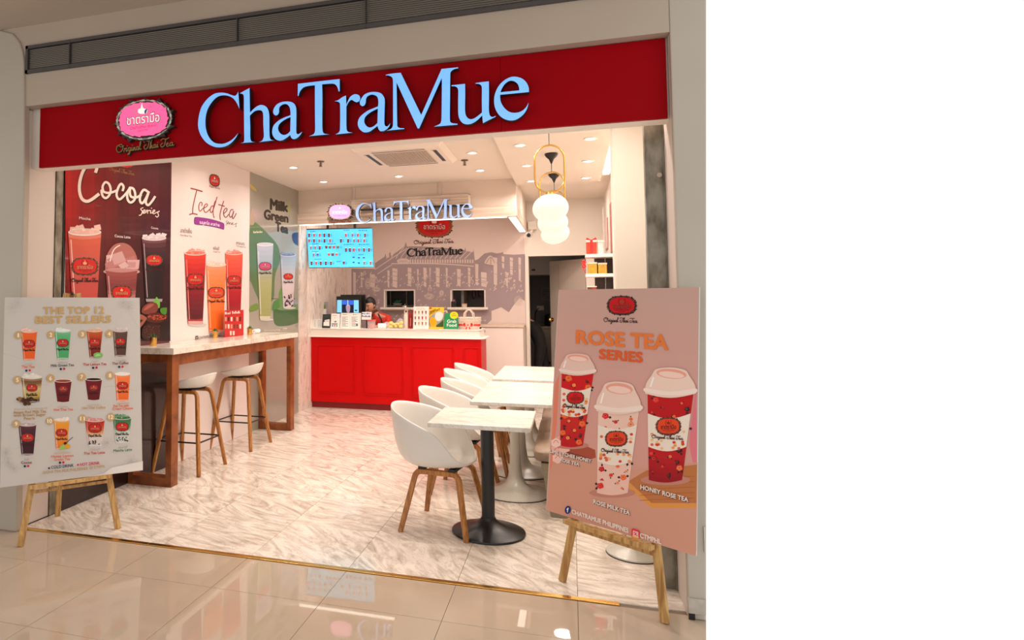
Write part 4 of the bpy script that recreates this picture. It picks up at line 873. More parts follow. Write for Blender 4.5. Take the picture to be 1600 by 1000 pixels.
for args in ((350, 515, 860, 92, 66, [(0, (232, 96, 66)), (.35, (214, 60, 44)), (.6, (178, 30, 40)), (1, (150, 20, 34))], 'ice', dict(topc=(238, 120, 100), ly=.42, ls=.40)),
             (148, 515, 885, 112, 78, [(0, (222, 60, 40)), (.3, (186, 26, 30)), (.6, (120, 18, 32)), (.9, (86, 12, 30)), (1, (190, 60, 60))], 'ice', dict(topc=(240, 110, 90), ly=.38, ls=.40)),
             (257, 575, 930, 104, 74, [(0, (246, 150, 110)), (.3, (246, 124, 62)), (1, (240, 104, 30))], 'ice', dict(topc=(246, 200, 180), ly=.42, ls=.42, lgc=(226, 60, 34)))):
    P = Print(PW, .005); P.T = (3.333, 260, 240); x, y0, y1, wt, wb, stp, tp, kw = args
    cup(P, x, y0, y1, wt, wb, stp, tp, rim=(240, 214, 206), **kw); P.build('printed_cup', GLOSS, iced)
green = wall_poster(7.028, 8.505, 0, 'grey-green milk green tea wall poster at the counter end of the wall')
panel(green, 7.028, 8.505, mat('poster_green', (158, 152, 138), .25, coat=.5, var=.05, scale=1))
P = Print(PW); P.T = (3.333, 260, 240)
P.text('Milk', 542, 290, 632, 302, 58, (44, 34, 26), .075, 46); P.text('Green', 510, 340, 633, 358, 52, (44, 34, 26), .075, 42); P.text('Tea', 570, 402, 632, 416, 50, (44, 34, 26), .075, 44)
P.curve([(434, 366), (470, 362), (530, 420), (580, 480), (590, 560), (565, 640), (556, 760), (500, 780), (470, 740), (445, 680), (434, 660, 1)], (92, 118, 76))
P.curve([(436, 158), (462, 180), (468, 196), (440, 182, 1)], (196, 178, 84)); P.curve([(632, 300), (640, 232), (644, 270), (640, 318)], (150, 160, 90)); P.curve([(434, 366), (448, 280), (458, 362)], (170, 150, 120)); P.curve([(655, 420), (686, 410, 1), (686, 480, 1), (660, 460)], (52, 60, 110))
P.curve([(556, 800), (562, 790), (600, 785), (660, 790), (686, 800, 1), (686, 880, 1), (620, 898), (564, 888)], (66, 98, 50)); P.curve([(560, 800), (600, 782), (686, 786, 1), (686, 812, 1), (600, 816)], (112, 140, 84))
P.curve([(548, 816, 1), (560, 770), (598, 760), (590, 800)], (76, 128, 60)); P.curve([(590, 800, 1), (585, 730), (600, 700), (604, 780)], (100, 140, 70)); P.curve([(434, 800), (470, 780), (478, 810), (434, 824)], (110, 140, 60))
P.text('~Fresh taste', 452, 414, 500, 412, 12, (230, 220, 190), .02); P.text('CHATRAMUEPHILIPPINES', 508, 926, 592, 922, 9, (220, 214, 200), .03); P.text('CTMPH', 606, 918, 628, 916, 9, (220, 214, 200), .03); P.text('~Milk Green Tea', 540, 757, 584, 758, 5, (50, 50, 40), .02); P.text('~Taro Latte', 640, 757, 670, 758, 5, (50, 50, 40), .02)
P.build('printed_title', GLOSS, green)
for args in ((512, 470, 860, 86, 56, [(0, (190, 192, 206)), (.25, (170, 178, 190)), (.5, (170, 170, 120)), (1, (150, 152, 88))], 'foam', dict(topc=(206, 202, 214), lgc=(214, 60, 110), ly=.30, ls=.38)),
             (632, 525, 800, 82, 52, [(0, (150, 160, 176)), (.25, (170, 176, 186)), (.6, (206, 190, 190)), (1, (196, 180, 176))], 'ice', dict(topc=(110, 120, 160), rim=(206, 206, 214), ly=.42, ls=.30))):
    P = Print(PW, .005); P.T = (3.333, 260, 240); x, y0, y1, wt, wb, stp, tp, kw = args
    cup(P, x, y0, y1, wt, wb, stp, tp, **kw)
    if wt == 82:
        for k in range(26): P.ell(x-22+44*R_.random(), 735+60*R_.random(), 3.4, 4.6, (60, 24, 34), 8, up=False)
    P.build('printed_cup', GLOSS, green)
mp = empty('marble_cladding', (LX, 9.5, 1)); put(MB().box(LX, LX+.014, 8.508, 9.55, .0, 2.68).build('slab', WALLM), mp); put(MB().box(LX, LX+.014, 9.553, 10.598, 0, 2.86).build('slab', WALLM), mp); mp['kind'] = 'structure'; mp['label'] = 'veined marble cladding on the left wall beside the counter'
# ---------------------------------------------------------------- mural on the back wall
for i, (a, b, c_, d) in enumerate(((-3.54, -2.909, 1.15, 2.86), (-2.909, -2.392, 1.15, z0h-.036), (-2.909, -2.392, z1h+.015, 2.86), (-2.392, -1.814, 1.15, 2.86), (-1.814, -1.268, 1.15, z0h-.036), (-1.814, -1.268, z1h+.015, 2.86), (-1.268, -.66, 1.15, 2.86))):
    put(MB().box(a, b, YB-.003, YB-.0005, c_, d).build('mural_sheet', mat('mural_paper', (226, 206, 196), .5, var=.02, scale=1)), WBACK)
MG, ML = (164, 145, 147), (218, 196, 186)
PM = Plane((0, YB-.0035, 1), (0, -1, 0))
P = Print(PM, 0, .0003)
def msk(pts, col=MG, up=True): P.poly(pts, col, up)
# dark masses, kept clear of the two hatches (x 597-652 and 701-762, y 452-487)
msk([(549, 420), (586, 420), (586, 411), (601, 401), (602, 396), (604, 403), (608, 402), (608, 394), (610, 394), (611, 400), (632, 385), (634, 378), (636, 385), (660, 385), (700, 388), (726, 391), (727, 386), (728, 392), (739, 394), (740, 390), (741, 399), (742, 407), (747, 405), (757, 396), (768, 394), (776, 396), (784, 395), (785, 393), (787, 397), (803, 398), (820, 397), (820, 452), (549, 452)], MG)
for q in ([(549, 452), (599.5, 452), (599.5, 508), (549, 508)], [(649, 452), (703.5, 452), (703.5, 508), (649, 508)], [(759, 452), (820, 452), (820, 470), (812, 466), (806, 472), (795, 488), (783, 480), (768, 486), (768, 500), (759, 508)], [(599.5, 485), (649, 485), (649, 508), (599.5, 508)], [(703.5, 485), (759, 485), (759, 508), (703.5, 508)]): msk(q, MG, False)
P.up()
for k in range(17): x = 614+k*7.6; P.stroke([(x+2, 386+k*.4), (x-8, 398+k*.3), (x-10, 404)], 1.1, ML, up=False, seg=2)      # roof tiles
P.stroke([(586, 421), (610, 405), (636, 388)], 1.2, ML, up=False); P.stroke([(612, 412), (680, 412), (740, 416)], 1.5, ML, up=False); P.stroke([(590, 428), (605, 418), (612, 414)], 1.2, ML, up=False)
for k in range(26):
    x = 640+k*3.9
    if x < 742: P.poly([(x, 405.5), (x+2.2, 405.5), (x+2.2, 411), (x, 411)], ML, False)
P.ell(630, 408, 10, 4.5, ML, 16, up=False); P.up(); P.text('ชาตรามือ', 624, 410, 636, 409.5, 3, MG, .02)
for x, y0, y1, wd in ((565, 425, 450, 3), (582, 428, 450, 8), (607, 422, 450, 3.5), (617, 419, 450, 8), (640, 418, 448, 6), (653, 420, 440, 3), (664, 418, 449, 5), (672, 418, 440, 2), (684, 418, 449, 6), (698, 418, 449, 3), (717, 420, 448, 6), (733, 418, 449, 4), (745, 412, 446, 5), (756, 425, 449, 9), (774, 402, 446, 6), (786, 400, 420, 4), (799, 402, 430, 5), (812, 402, 440, 4), (792, 425, 448, 4), (554, 425, 500, 4)):
    P.poly([(x-wd/2, y0), (x+wd/2, y0+1), (x+wd/2-.4, y1), (x-wd/2+.6, y1-2)], ML, False)
    P.w += .00002
    for k in range(3): yy = y0+4+R_.random()*(y1-y0-8); P.stroke([(x-wd*.6, yy), (x+wd*.5, yy+1.5)], .8, MG, up=False, seg=1)
P.up()
for cx, cy, rx, ry in ((588, 452, 6, 3), (671, 463, 7, 4), (575, 443, 4, 8), (690, 458, 3, 4), (810, 470, 6, 7), (571, 486, 8, 6)):
    for kk in (1, .7, .4): P.stroke([(cx+rx*kk*math.cos(a/8*2*PI), cy+ry*kk*math.sin(a/8*2*PI)) for a in range(9)], .7, ML, up=False)
P.curve([(757, 410), (766, 399), (776, 410), (772, 414), (762, 413)], ML, 3); P.stroke([(760, 411), (767, 402), (773, 411)], 1, MG); P.stroke([(767, 402), (767, 420)], 1, MG)
for k in range(430):      # small figures, stools and crockery drawn as loose strokes
    x, y = 553+R_.random()*264, 424+R_.random()*78
    if (594 < x < 656 or 697 < x < 766) and 447 < y < 492: continue
    if x > 765 and y > 462: continue
    a = R_.random()*PI; l = .8+R_.random()*2.6
    P.stroke([(x, y), (x+l*math.cos(a), y-l*math.sin(a)*.8), (x+l*1.3*math.cos(a+.7), y+l*.5)], .5+.6*R_.random(), ML, up=False, seg=3)
P.up()
for x, y in ((645, 433), (672, 446), (700, 440), (737, 434), (655, 444), (588, 433), (790, 436)):      # seated people
    P.ell(x, y, 1.5, 1.8, ML, 10, up=False); P.stroke([(x-2.4, y+9), (x-2.2, y+4), (x, y+2.4), (x+2, y+4), (x+2.6, y+8)], .9, ML, up=False); P.stroke([(x-1, y+4), (x, y+8), (x+2, y+9)], .7, ML); P.stroke([(x-1.3, y-1.5), (x+1.6, y-1.4)], 1.2, MG)
P.build('mural_drawing', PRINT, WBACK)
P = Print(PM, .002, .0004)
logo(P, 678.5, 353, 28, 18, (210, 22, 20), frame=(140, 70, 40)); script_line(P, 647, 381.5, 709, 379.5, 6.5, (104, 34, 24), .9)
for g in G: pass
x0, x1, yb = 636, 723, 400.5
for g in G:
    loops = [[Vector((x, y, 0)) for x, y in smooth_loop([tuple(p) for p in k], 3)] for k in g[1]]; allp = [p for k in loops for p in k]
    for ox, oy in ((-.5, 0), (.5, 0), (0, -.45), (0, .45)): P.raw([(ox+x0+(x1-x0)*p.x/2009, oy+yb-3*p.x/2009-p.y/340*12) for p in allp], tessellate_polygon(loops), (30, 24, 24))
P.build('mural_lettering', PRINT, WBACK)
# ---------------------------------------------------------------- left board print
WH = (206, 200, 192); ORA = (226, 98, 40)
P = Print(PL); P.T = (3.226, 0, 450)
P.poly([(24, 47), (704, 49), (718, 918), (0, 1004)], (200, 194, 186))
for k in range(5): P.stroke([(10+R_.random()*60, 330+120*k), (60+60*R_.random(), 360+110*k), (180+80*R_.random(), 400+90*k)], 1.4, (182, 176, 170), up=False)
P.stroke([(520, 500), (580, 496), (690, 520)], 1.6, (180, 172, 166), up=False); P.stroke([(640, 90), (660, 140), (700, 200)], 1.4, (186, 180, 172), up=False)
for cx, cy in ((60, 100), (90, 75), (650, 95), (620, 75), (40, 880), (70, 910), (30, 830), (540, 780), (660, 870)):
    for q in range(6): a = q*PI/3; P.stroke([(cx, cy), (cx+22*math.cos(a-.3), cy+22*math.sin(a-.3)), (cx+30*math.cos(a), cy+30*math.sin(a)), (cx+22*math.cos(a+.3), cy+22*math.sin(a+.3)), (cx, cy)], 1, (184, 178, 170), up=False)
P.up(); P.text('THE TOP 12', 218, 131, 523, 128, 35, (196, 160, 104), .075); P.text('BEST SELLERS', 180, 178, 558, 174, 36, (196, 160, 104), .075)
for n_, (x, y) in enumerate(((92, 238), (256, 236), (415, 233), (550, 231), (87, 463), (254, 455), (411, 448), (554, 441), (81, 684), (250, 670), (415, 658), (558, 650))):
    P.ell(x, y, 20, 20, (196, 160, 104), 20); s = str(n_+1); hw = 3.2 if n_ == 0 else 6.5 if n_ < 9 else 12; P.text(s, x-hw*.9, y+10, x+hw*.9, y+10, 20, (236, 230, 222), .05)
GR, DG = (60, 110, 60), (24, 58, 40)
for t, x0, y0, x1, y1, h, cc in (('Thai Tea', 107, 403, 174, 403, 13, ORA), ('Milk Green Tea', 256, 398, 372, 394, 13, DG), ('Thai Lemon Tea', 418, 392, 535, 389, 13, (176, 34, 24)), ('Thai Coffee', 564, 387, 646, 384, 13, (120, 30, 24)),
    ('Assam Red Milk Tea', 66, 634, 232, 628, 14, (176, 130, 50)), ('with Brown Sugar', 68, 649, 228, 644, 14, (176, 130, 50)), ('Pearls', 120, 664, 174, 662, 13, (176, 130, 50)), ('Hot Thai Tea', 270, 620, 367, 617, 13, ORA), ('Hot Thai Coffee', 413, 611, 530, 607, 13, (196, 150, 90)), ('Thai Tea with', 568, 602, 648, 598, 13, ORA), ('Cream Cheese', 566, 616, 669, 611, 13, ORA),
    ('Cocoa', 106, 886, 159, 884, 13, (110, 20, 20)), ('Honey Lemon', 257, 855, 369, 850, 13, ORA), ('Green Tea', 272, 871, 352, 867, 13, ORA), ('Thai Tea Latte', 421, 840, 527, 834, 13, (190, 30, 24)), ('Matcha Latte', 571, 826, 664, 820, 13, GR),
    ('ชาไทย', 125, 389, 160, 388, 9, (190, 160, 130)), ('ชาเขียวนม', 290, 382, 340, 380, 9, (150, 150, 130)), ('ชามะนาว', 458, 376, 496, 374, 9, (190, 160, 130)), ('กาแฟเย็น', 584, 372, 634, 370, 9, (160, 140, 120)), ('ชานมแดง ไข่มุกบราวน์ชูการ์', 70, 616, 238, 610, 10, (190, 160, 110)), ('ชาไทยร้อน', 290, 604, 340, 602, 10, (190, 160, 130)), ('กาแฟไทยร้อน', 440, 595, 506, 592, 10, (190, 160, 130)), ('ชาไทยครีมชีส', 588, 588, 650, 584, 10, (220, 150, 110)),
    ('โกโก้', 122, 870, 145, 869, 10, (160, 120, 110)), ('กรีนทีน้ำผึ้งมะนาว', 271, 838, 358, 833, 10, (220, 150, 100)), ('ชาไทยลาเต้', 448, 822, 500, 818, 10, (200, 150, 130)), ('มัทฉะลาเต้', 595, 809, 640, 805, 10, (130, 150, 120)),
    ('COLD DRINK', 257, 911, 370, 900, 15, (20, 26, 60)), ('HOT DRINK', 402, 897, 501, 888, 15, (200, 20, 50)), ('CHA TRA MUE PHILIPPINES', 232, 935, 440, 915, 14, (186, 150, 100)), ('CTMPHL', 472, 909, 528, 903, 13, (186, 150, 100))):
    P.text(t, x0, y0, x1, y1, h, cc, .045 if h > 10 else .01)
for x, y in ((132, 417), (305, 409), (468, 403), (599, 398), (124, 898), (301, 880)): P.ell(x, y, 6, 6, (28, 36, 80), 12, up=False); P.ell(x+17, y-1, 6, 6, (206, 24, 40), 12, up=False)
P.ell(246, 908, 5, 5, (20, 26, 60), 12, up=False); P.ell(391, 891, 5, 5, (200, 20, 50), 12, up=False); P.up(); P.ell(221, 930, 7, 7, (186, 150, 100), 14); P.text('f', 218, 935, 224, 935, 10, WH, .02)
P.stroke([(452, 912), (464, 910), (464, 898), (452, 900), (452, 912)], 2, (186, 150, 100), seg=1); P.ell(458, 905, 3, 3, (186, 150, 100), 10)
P.poly([(560, 905, ), (718, 872), (718, 918), (440, 952), (520, 935)], (222, 216, 208))
P.build('printed_face', PRINT, BL)
BR1, BR2 = (236, 112, 40), (110, 24, 22)
L = [(146, 215, 362, 82, 54, [(0, (226, 120, 80)), (.1, (232, 96, 34)), (1, (230, 92, 28))], 'ice', {}), (316, 212, 357, 82, 56, [(0, (190, 210, 190)), (.12, (96, 176, 116)), (1, (70, 160, 100))], 'ice', {}),
     (477, 212, 350, 80, 50, [(0, (196, 96, 30)), (.3, (176, 56, 24)), (1, (100, 18, 20))], 'ice', {}), (606, 212, 343, 74, 54, [(0, (150, 120, 106)), (.1, (92, 66, 56)), (1, (80, 54, 44))], 'ice', {}),
     (160, 445, 575, 106, 76, [(0, (196, 180, 150)), (.2, (110, 66, 30)), (.45, (206, 180, 130)), (.75, (190, 160, 80)), (1, (60, 36, 20))], 'ice', dict(lg=True, ls=.26)),
     (318, 468, 572, 86, 58, [(0, (112, 16, 24)), (1, (96, 12, 20))], 'hot', dict(topc=(150, 60, 30), ls=.26, ly=.4, lgc=(176, 30, 30), frost=False)), (472, 460, 562, 84, 56, [(0, (112, 16, 24)), (1, (96, 12, 20))], 'hot', dict(topc=(46, 22, 16), ls=.26, ly=.42, lgc=(176, 30, 30), frost=False)),
     (617, 430, 568, 78, 58, [(0, (226, 200, 186)), (.12, (236, 120, 60)), (1, (232, 100, 34))], 'foam', dict(topc=(232, 226, 220))),
     (138, 685, 840, 90, 60, [(0, (130, 90, 90)), (.12, (80, 36, 44)), (1, (56, 20, 30))], 'ice', {}), (310, 662, 812, 80, 56, [(0, (220, 180, 140)), (.12, (232, 150, 44)), (1, (228, 120, 34))], 'ice', {}),
     (478, 662, 795, 98, 70, [(0, (170, 40, 24)), (.2, (196, 50, 26)), (.45, (226, 130, 60)), (.6, (214, 200, 190)), (1, (206, 198, 190))], 'ice', dict(ly=.34, ls=.34)), (615, 652, 778, 92, 68, [(0, (50, 100, 60)), (.3, (80, 130, 80)), (.55, (190, 200, 184)), (1, (210, 204, 196))], 'ice', dict(ly=.38, ls=.36, topc=(60, 110, 60)))]
for i, (x, y0, y1, wt, wb, stp, tp, kw) in enumerate(L):
    P = Print(PL, .0016); P.T = (3.226, 0, 450); cup(P, x, y0, y1, wt, wb, stp, tp, rim=(214, 208, 202), **kw)
    if i == 2: P.curve([(470, 335), (490, 325), (516, 332), (510, 350), (480, 352)], (120, 180, 90)); P.curve([(478, 345), (490, 332), (508, 340)], (160, 206, 130))
    if i == 4:
        for k in range(16): P.ell(92+64*R_.random(), 555+32*R_.random(), 11, 8, R_.choice([(90, 50, 24), (60, 34, 18), (150, 100, 50)]), 7, up=False); P.w += .00003
        for k in range(20): P.ell(135+50*R_.random(), 552+20*R_.random(), 3.5, 3.5, (40, 22, 16), 7, up=False)
    if i == 9: P.curve([(300, 800), (318, 790), (332, 800), (322, 815), (303, 812)], (150, 190, 90)); P.ell(340, 798, 14, 12, (214, 160, 40)); P.stroke([(325, 790), (345, 770), (366, 752)], 3, (40, 30, 24)); P.ell(328, 782, 8, 6, (40, 30, 24))
    if i in (10, 11):
        for k in range(16): P.ell(x-30+60*R_.random(), y1-26+20*R_.random(), 3.4, 3.2, (50, 36, 36), 7, up=False)
    P.build('printed_cup', PRINT, BL)
# ---------------------------------------------------------------- right board print
P = Print(PR)
BG = (216, 176, 160)
cs = [(873, 453), (1093, 449), (1088, 869), (853, 797)]
def bl(u, v):
    a = [c_[0]+(d_[0]-c_[0])*u for c_, d_ in ((cs[0], cs[1]),)][0]; b = cs[3][0]+(cs[2][0]-cs[3][0])*u
    ya = cs[0][1]+(cs[1][1]-cs[0][1])*u; yb_ = cs[3][1]+(cs[2][1]-cs[3][1])*u
    return (a+(b-a)*v, ya+(yb_-ya)*v)
P.inc = 0
for k in range(24):
    t0, t1 = k/24, (k+1)/24; t = (t0+t1)/2
    c_ = lerp((198, 160, 146), (216, 158, 146), min(1, t/.5)) if t < .5 else lerp((216, 158, 146), (212, 152, 130), (t-.5)*2)
    P.poly([bl(.003, t0), bl(.997, t0), bl(.997, t1), bl(.003, t1)], c_, False)
P.up(); P.inc = 1.5e-5
P.curve([(874, 585, 1), (870, 660), (866, 700), (872, 740), (859, 740, 1), (867, 600, 1)], (226, 130, 100)); P.curve([(1088, 600, 1), (1080, 660), (1078, 700), (1089, 740, 1)], (226, 120, 130))
P.curve([(858, 740, 1), (872, 700, 1), (980, 735, 1), (1090, 722, 1), (1088, 862, 1), (856, 793, 1)], (212, 152, 128), 1)
P.poly([(872, 690), (900, 690), (930, 703), (931, 715), (922, 718), (868, 700)], (170, 80, 56)); P.poly([(868, 700), (922, 716), (922, 721), (868, 706)], (130, 56, 40))
P.poly([(982, 752), (1010, 735), (1089, 726), (1088, 786), (1018, 786)], (190, 116, 66)); P.poly([(982, 753), (1018, 786), (1088, 787), (1088, 794), (1018, 793), (982, 762)], (226, 150, 70))
for k in range(5): P.stroke([(1000, 750+k*8), (1040, 746+k*8.5), (1085, 744+k*8.5)], .8, (166, 96, 56), up=False)
for k, (x, y, r) in enumerate(((877, 690, 11), (871, 703, 10), (882, 700, 9), (872, 716, 9), (869, 692, 8))): P.ell(x, y, r, r*.9, lerp((236, 170, 150), (250, 214, 200), k/5), 12, jag=.08); P.stroke([(x-4, y), (x, y-4), (x+4, y)], 1, (214, 120, 100))
P.build('printed_background', PRINT, BR)
P = Print(PR, .0008); P.T = (4.544, 840, 440)
logo(P, 599, 170, 104, 68, (196, 6, 16), frame=(40, 24, 20), ink=(60, 10, 10), thai=(150, 60, 40)); script_line(P, 472, 285, 712, 293, 34, (44, 26, 22), 4); P.cut('printed_logo', PRINT, BR)
P.text('ROSE TEA', 278, 436, 925, 484, 92, (226, 120, 56), .08, 108); P.cut('printed_title', PRINT, BR); P.text('SERIES', 442, 546, 745, 573, 68, (220, 92, 34), .08, 72); P.cut('printed_subtitle', PRINT, BR)
P.T = (2.856, 840, 640)
def white(t, x0, y0, x1, y1, h): P.text(t, x0+2, y0+2.5, x1+2, y1+2.5, h, (90, 40, 34), .06); P.text(t, x0, y0, x1, y1, h, (238, 222, 210), .05)
for a in (('LIME LYCHEE HONEY', 58, 192, 241, 237, 16), ('ROSE TEA', 103, 230, 188, 252, 15), ('ROSE MILK TEA', 252, 418, 413, 470, 19), ('HONEY ROSE TEA', 462, 354, 674, 412, 20)): white(*a)
P.text('CHATRAMUE PHILIPPINES', 155, 463, 407, 550, 19, (240, 222, 208), .06, 22); P.cut('printed_address', PRINT, BR)['kind'] = 'stuff'
P.text('CTMPHL', 460, 570, 553, 600, 21, (240, 222, 208), .06)
P.ell(137, 447, 13, 18, (20, 50, 110), 24, rot=.2); P.text('f', 132, 457, 142, 460, 22, (240, 235, 230), .03)
P.curve([(422, 534), (430, 530), (454, 538), (458, 546), (457, 572), (450, 579), (428, 572), (422, 565)], (226, 60, 70), 3); P.curve([(426, 560), (456, 568), (450, 578), (428, 571)], (240, 160, 60), 2)
P.stroke([(430, 541), (450, 547), (450, 569), (430, 563), (430, 541)], 2.4, (250, 240, 236), seg=1); P.stroke([(440+6*math.cos(a/6*PI), 555+7*math.sin(a/6*PI)) for a in range(13)], 2, (250, 240, 236), seg=1)
P.build('printed_icons', PRINT, BR)['kind'] = 'stuff'
def rosecup(x, yl, yb, yt, y2, wt, wb, lean, drink, fl, lidc, band, lab):
    P = Print(PR, .0014)
    P.ell(x+lean, y2, wb*.75, wb*.16, (196, 130, 112)); S = (y2-yt)
    def W(t): return wt+(wb-wt)*t
    bands(P, x, yt, y2, wt, wb, drink, lean, 18, .08)
    for k in range(fl[1]):      # printed roses and leaves scattered on the cup
        t = .06+.9*(k+.6*R_.random())/fl[1]; xx = x+lean*t+((-.33, .30, -.12, .36, -.36, .1)[k % 6]+(R_.random()-.5)*.14)*W(t); y = yt+S*t+2; r = 1.7+2.0*(k % 3 == 0)+1.2*R_.random()
        c0 = fl[0][k % len(fl[0])]; P.ell(xx, y, r*1.15, r, c0, 11, jag=.1, up=False); P.ell(xx-.2*r, y-.1*r, r*.65, r*.55, lerp(c0, (250, 150, 120), .35), 9, jag=.12, up=False); P.ell(xx-.1*r, y-.1*r, r*.28, r*.24, lerp(c0, (60, 0, 0), .4), 7, up=False)
        for q in range(2): a = R_.random()*6.28; P.poly([(xx+r*math.cos(a), y+r*math.sin(a)), (xx+1.6*r*math.cos(a+.3), y+1.6*r*math.sin(a+.3)), (xx+2.1*r*math.cos(a), y+2.1*r*math.sin(a)), (xx+1.6*r*math.cos(a-.3), y+1.6*r*math.sin(a-.3))], (44, 36, 38), False)
    # paper band with logo and roses
    t0, t1 = band
    e = lambda t: [(x+lean*t-W(t)/2+W(t)*k/8, yt+S*t+W(t)*.06*math.sin(PI*k/8)*2) for k in range(9)]
    P.up(); P.poly(e(t0)+list(reversed(e(t1))), (240, 222, 204))
    for k in range(22):
        q = R_.random(); t = t0+(t1-t0)*(.72+.24*R_.random()) if k > 8 else t0+(t1-t0)*(.15+.7*R_.random()); xx = x+lean*t+((R_.random()-.5)*.86 if k > 8 else (.38 if k % 2 else -.40))*W(t)
        P.ell(xx, yt+S*t+W(t)*.08, 2.6, 2.2, R_.choice([(226, 96, 60), (236, 150, 80), (214, 60, 40), (240, 190, 130)]), 11, jag=.07, up=False); P.w += .00003
    tl = t0+(t1-t0)*.36; logo(P, x+lean*tl, yt+S*tl+1.5, wt*.27, wt*.19, lab, frame=(90, 40, 30), ink=(90, 20, 14), thai=(150, 30, 20), fine=True); P.up()
    ts = t0+(t1-t0)*.72; script_line(P, x+lean*ts-wt*.34, yt+S*ts+1, x+lean*ts+wt*.34, yt+S*ts+4, 6, (70, 30, 24), .9)
    # lid
    h = yt-yl
    P.curve([(x-wt*.54, yt+2, 1), (x-wt*.52, yt-h*.35), (x-wt*.40, yl+h*.30), (x-wt*.30, yl+h*.05), (x, yl-h*.02), (x+wt*.32, yl+h*.08), (x+wt*.42, yl+h*.32), (x+wt*.54, yt-h*.3), (x+wt*.56, yt+2, 1), (x, yt+wt*.12)], lidc, 4)
    P.ell(x+wt*.03, yl+h*.24, wt*.33, h*.2, (234, 160, 136), 22, rot=.1); P.ell(x+wt*.03, yl+h*.28, wt*.28, h*.13, (246, 206, 190), 20, rot=.12)
    P.curve([(x-wt*.55, yt-1), (x, yt+wt*.07), (x+wt*.56, yt+1), (x+wt*.56, yt-h*.16), (x, yt-h*.16+wt*.07), (x-wt*.55, yt-h*.18)], lerp(lidc, (255, 245, 235), .4), 3)
    P.stroke([(x-wt*.42, yt-h*.25), (x-wt*.36, yl+h*.4)], wt*.04, (255, 240, 230), seg=1)
    P.build('printed_cup', PRINT, BR)
RF = [(226, 40, 40), (240, 110, 60), (200, 24, 30), (236, 150, 110)]
rosecup(903, 553, 0, 581, 696, 50, 36, -10, [(0, (214, 16, 20)), (.3, (206, 14, 18)), (.6, (206, 40, 30)), (1, (190, 20, 30))], ([(240, 100, 40), (40, 20, 24), (250, 150, 70)], 22), (232, 196, 180), (.21, .57), (214, 14, 20))
rosecup(967, 597, 0, 640, 770, 64, 48, -10, [(0, (240, 200, 180)), (1, (238, 190, 172))], (RF, 26), (238, 204, 186), (.18, .62), (226, 70, 30))
rosecup(1048, 575, 0, 613, 750, 72, 52, -8, [(0, (196, 12, 18)), (.3, (186, 12, 18)), (.7, (190, 24, 28)), (1, (150, 14, 24))], ([(226, 50, 40), (240, 110, 60), (170, 10, 20), (40, 20, 24)], 24), (240, 208, 190), (.24, .62), (226, 70, 30))
# ---------------------------------------------------------------- menu on the television
TVP = Plane((0, 8.7785, 2), (0, -1, 0)); P = Print(TVP); P.T = (4.166, 460, 300)
P.poly([(78, 247), (506, 237), (516, 487), (96, 492)], (84, 196, 236))
Rt = random.Random(3)
def mini(x, y, w, h, c, bg=(84, 196, 236)):
    P.poly([(x-w/2, y-h/2), (x+w/2, y-h/2), (x+w*.36, y+h/2), (x-w*.36, y+h/2)], c, False); P.w += .00001; P.poly([(x-w*.3, y-h*.1), (x+w*.3, y-h*.1), (x+w*.26, y+h*.2), (x-w*.26, y+h*.2)], (190, 40, 40), False); P.poly([(x-w*.5, y-h*.5), (x+w*.5, y-h*.5), (x+w*.42, y-h*.36), (x-w*.42, y-h*.36)], (214, 220, 224), False)
    for k in range(3): P.poly([(x+w*.7, y-h*.2+k*h*.22), (x+w*1.5, y-h*.2+k*h*.22), (x+w*1.5, y-h*.12+k*h*.22), (x+w*.7, y-h*.12+k*h*.22)], (40, 110, 150), False)
BRN = [(90, 50, 50), (60, 34, 40), (30, 34, 50), (120, 130, 150), (180, 90, 90)]
for y, xs_ in ((280, (96, 128, 165, 195, 225, 335, 378, 413, 460)), (316, (96, 128, 162, 196, 232, 303, 350, 388, 416, 455)), (362, (108, 136, 165)), (376, (336, 362, 387, 421, 453, 486)), (462, (112, 142, 172, 205, 238, 322, 455, 496)), (408, (126, 152))):
    for x in xs_: mini(x, y, 14, 26, Rt.choice(BRN))
for x, c_ in ((208, (40, 50, 60)), (232, (40, 110, 70)), (258, (180, 90, 80)), (284, (60, 120, 90)), (225, (190, 100, 90)), (250, (60, 30, 34)), (275, (190, 120, 110))): y = 358 if x in (208, 232, 258, 284) else 406; mini(x, y, 17, 20, c_)
for x, y in ((386, 425), (420, 428), (452, 428), (386, 458), (420, 462), (152, 408)): P.ell(x, y, 8, 4, (30, 70, 160), 10, up=False)
for t, x0, y0, x1 in (('Classic', 104, 260, 140), ('Smoothie', 320, 250, 360), ('Latte Art', 418, 252, 476), ('Cheese', 118, 340, 160), ('Signature', 216, 340, 270), ('Hot Brew Tea', 322, 344, 386), ('Lemon', 420, 344, 490), ('Milk Tea', 116, 391, 156), ('Specials', 134, 440, 176), ('Toppings', 418, 410, 450), ('Extra', 276, 455, 304)): P.text('~'+t, x0, y0, x1, y0-1, 5, (20, 80, 130), .02, up=False)
P.poly([(300, 470), (350, 470), (352, 490), (296, 490)], (84, 196, 236), False); P.build('menu_display', SCREEN, tv)['kind'] = 'stuff'
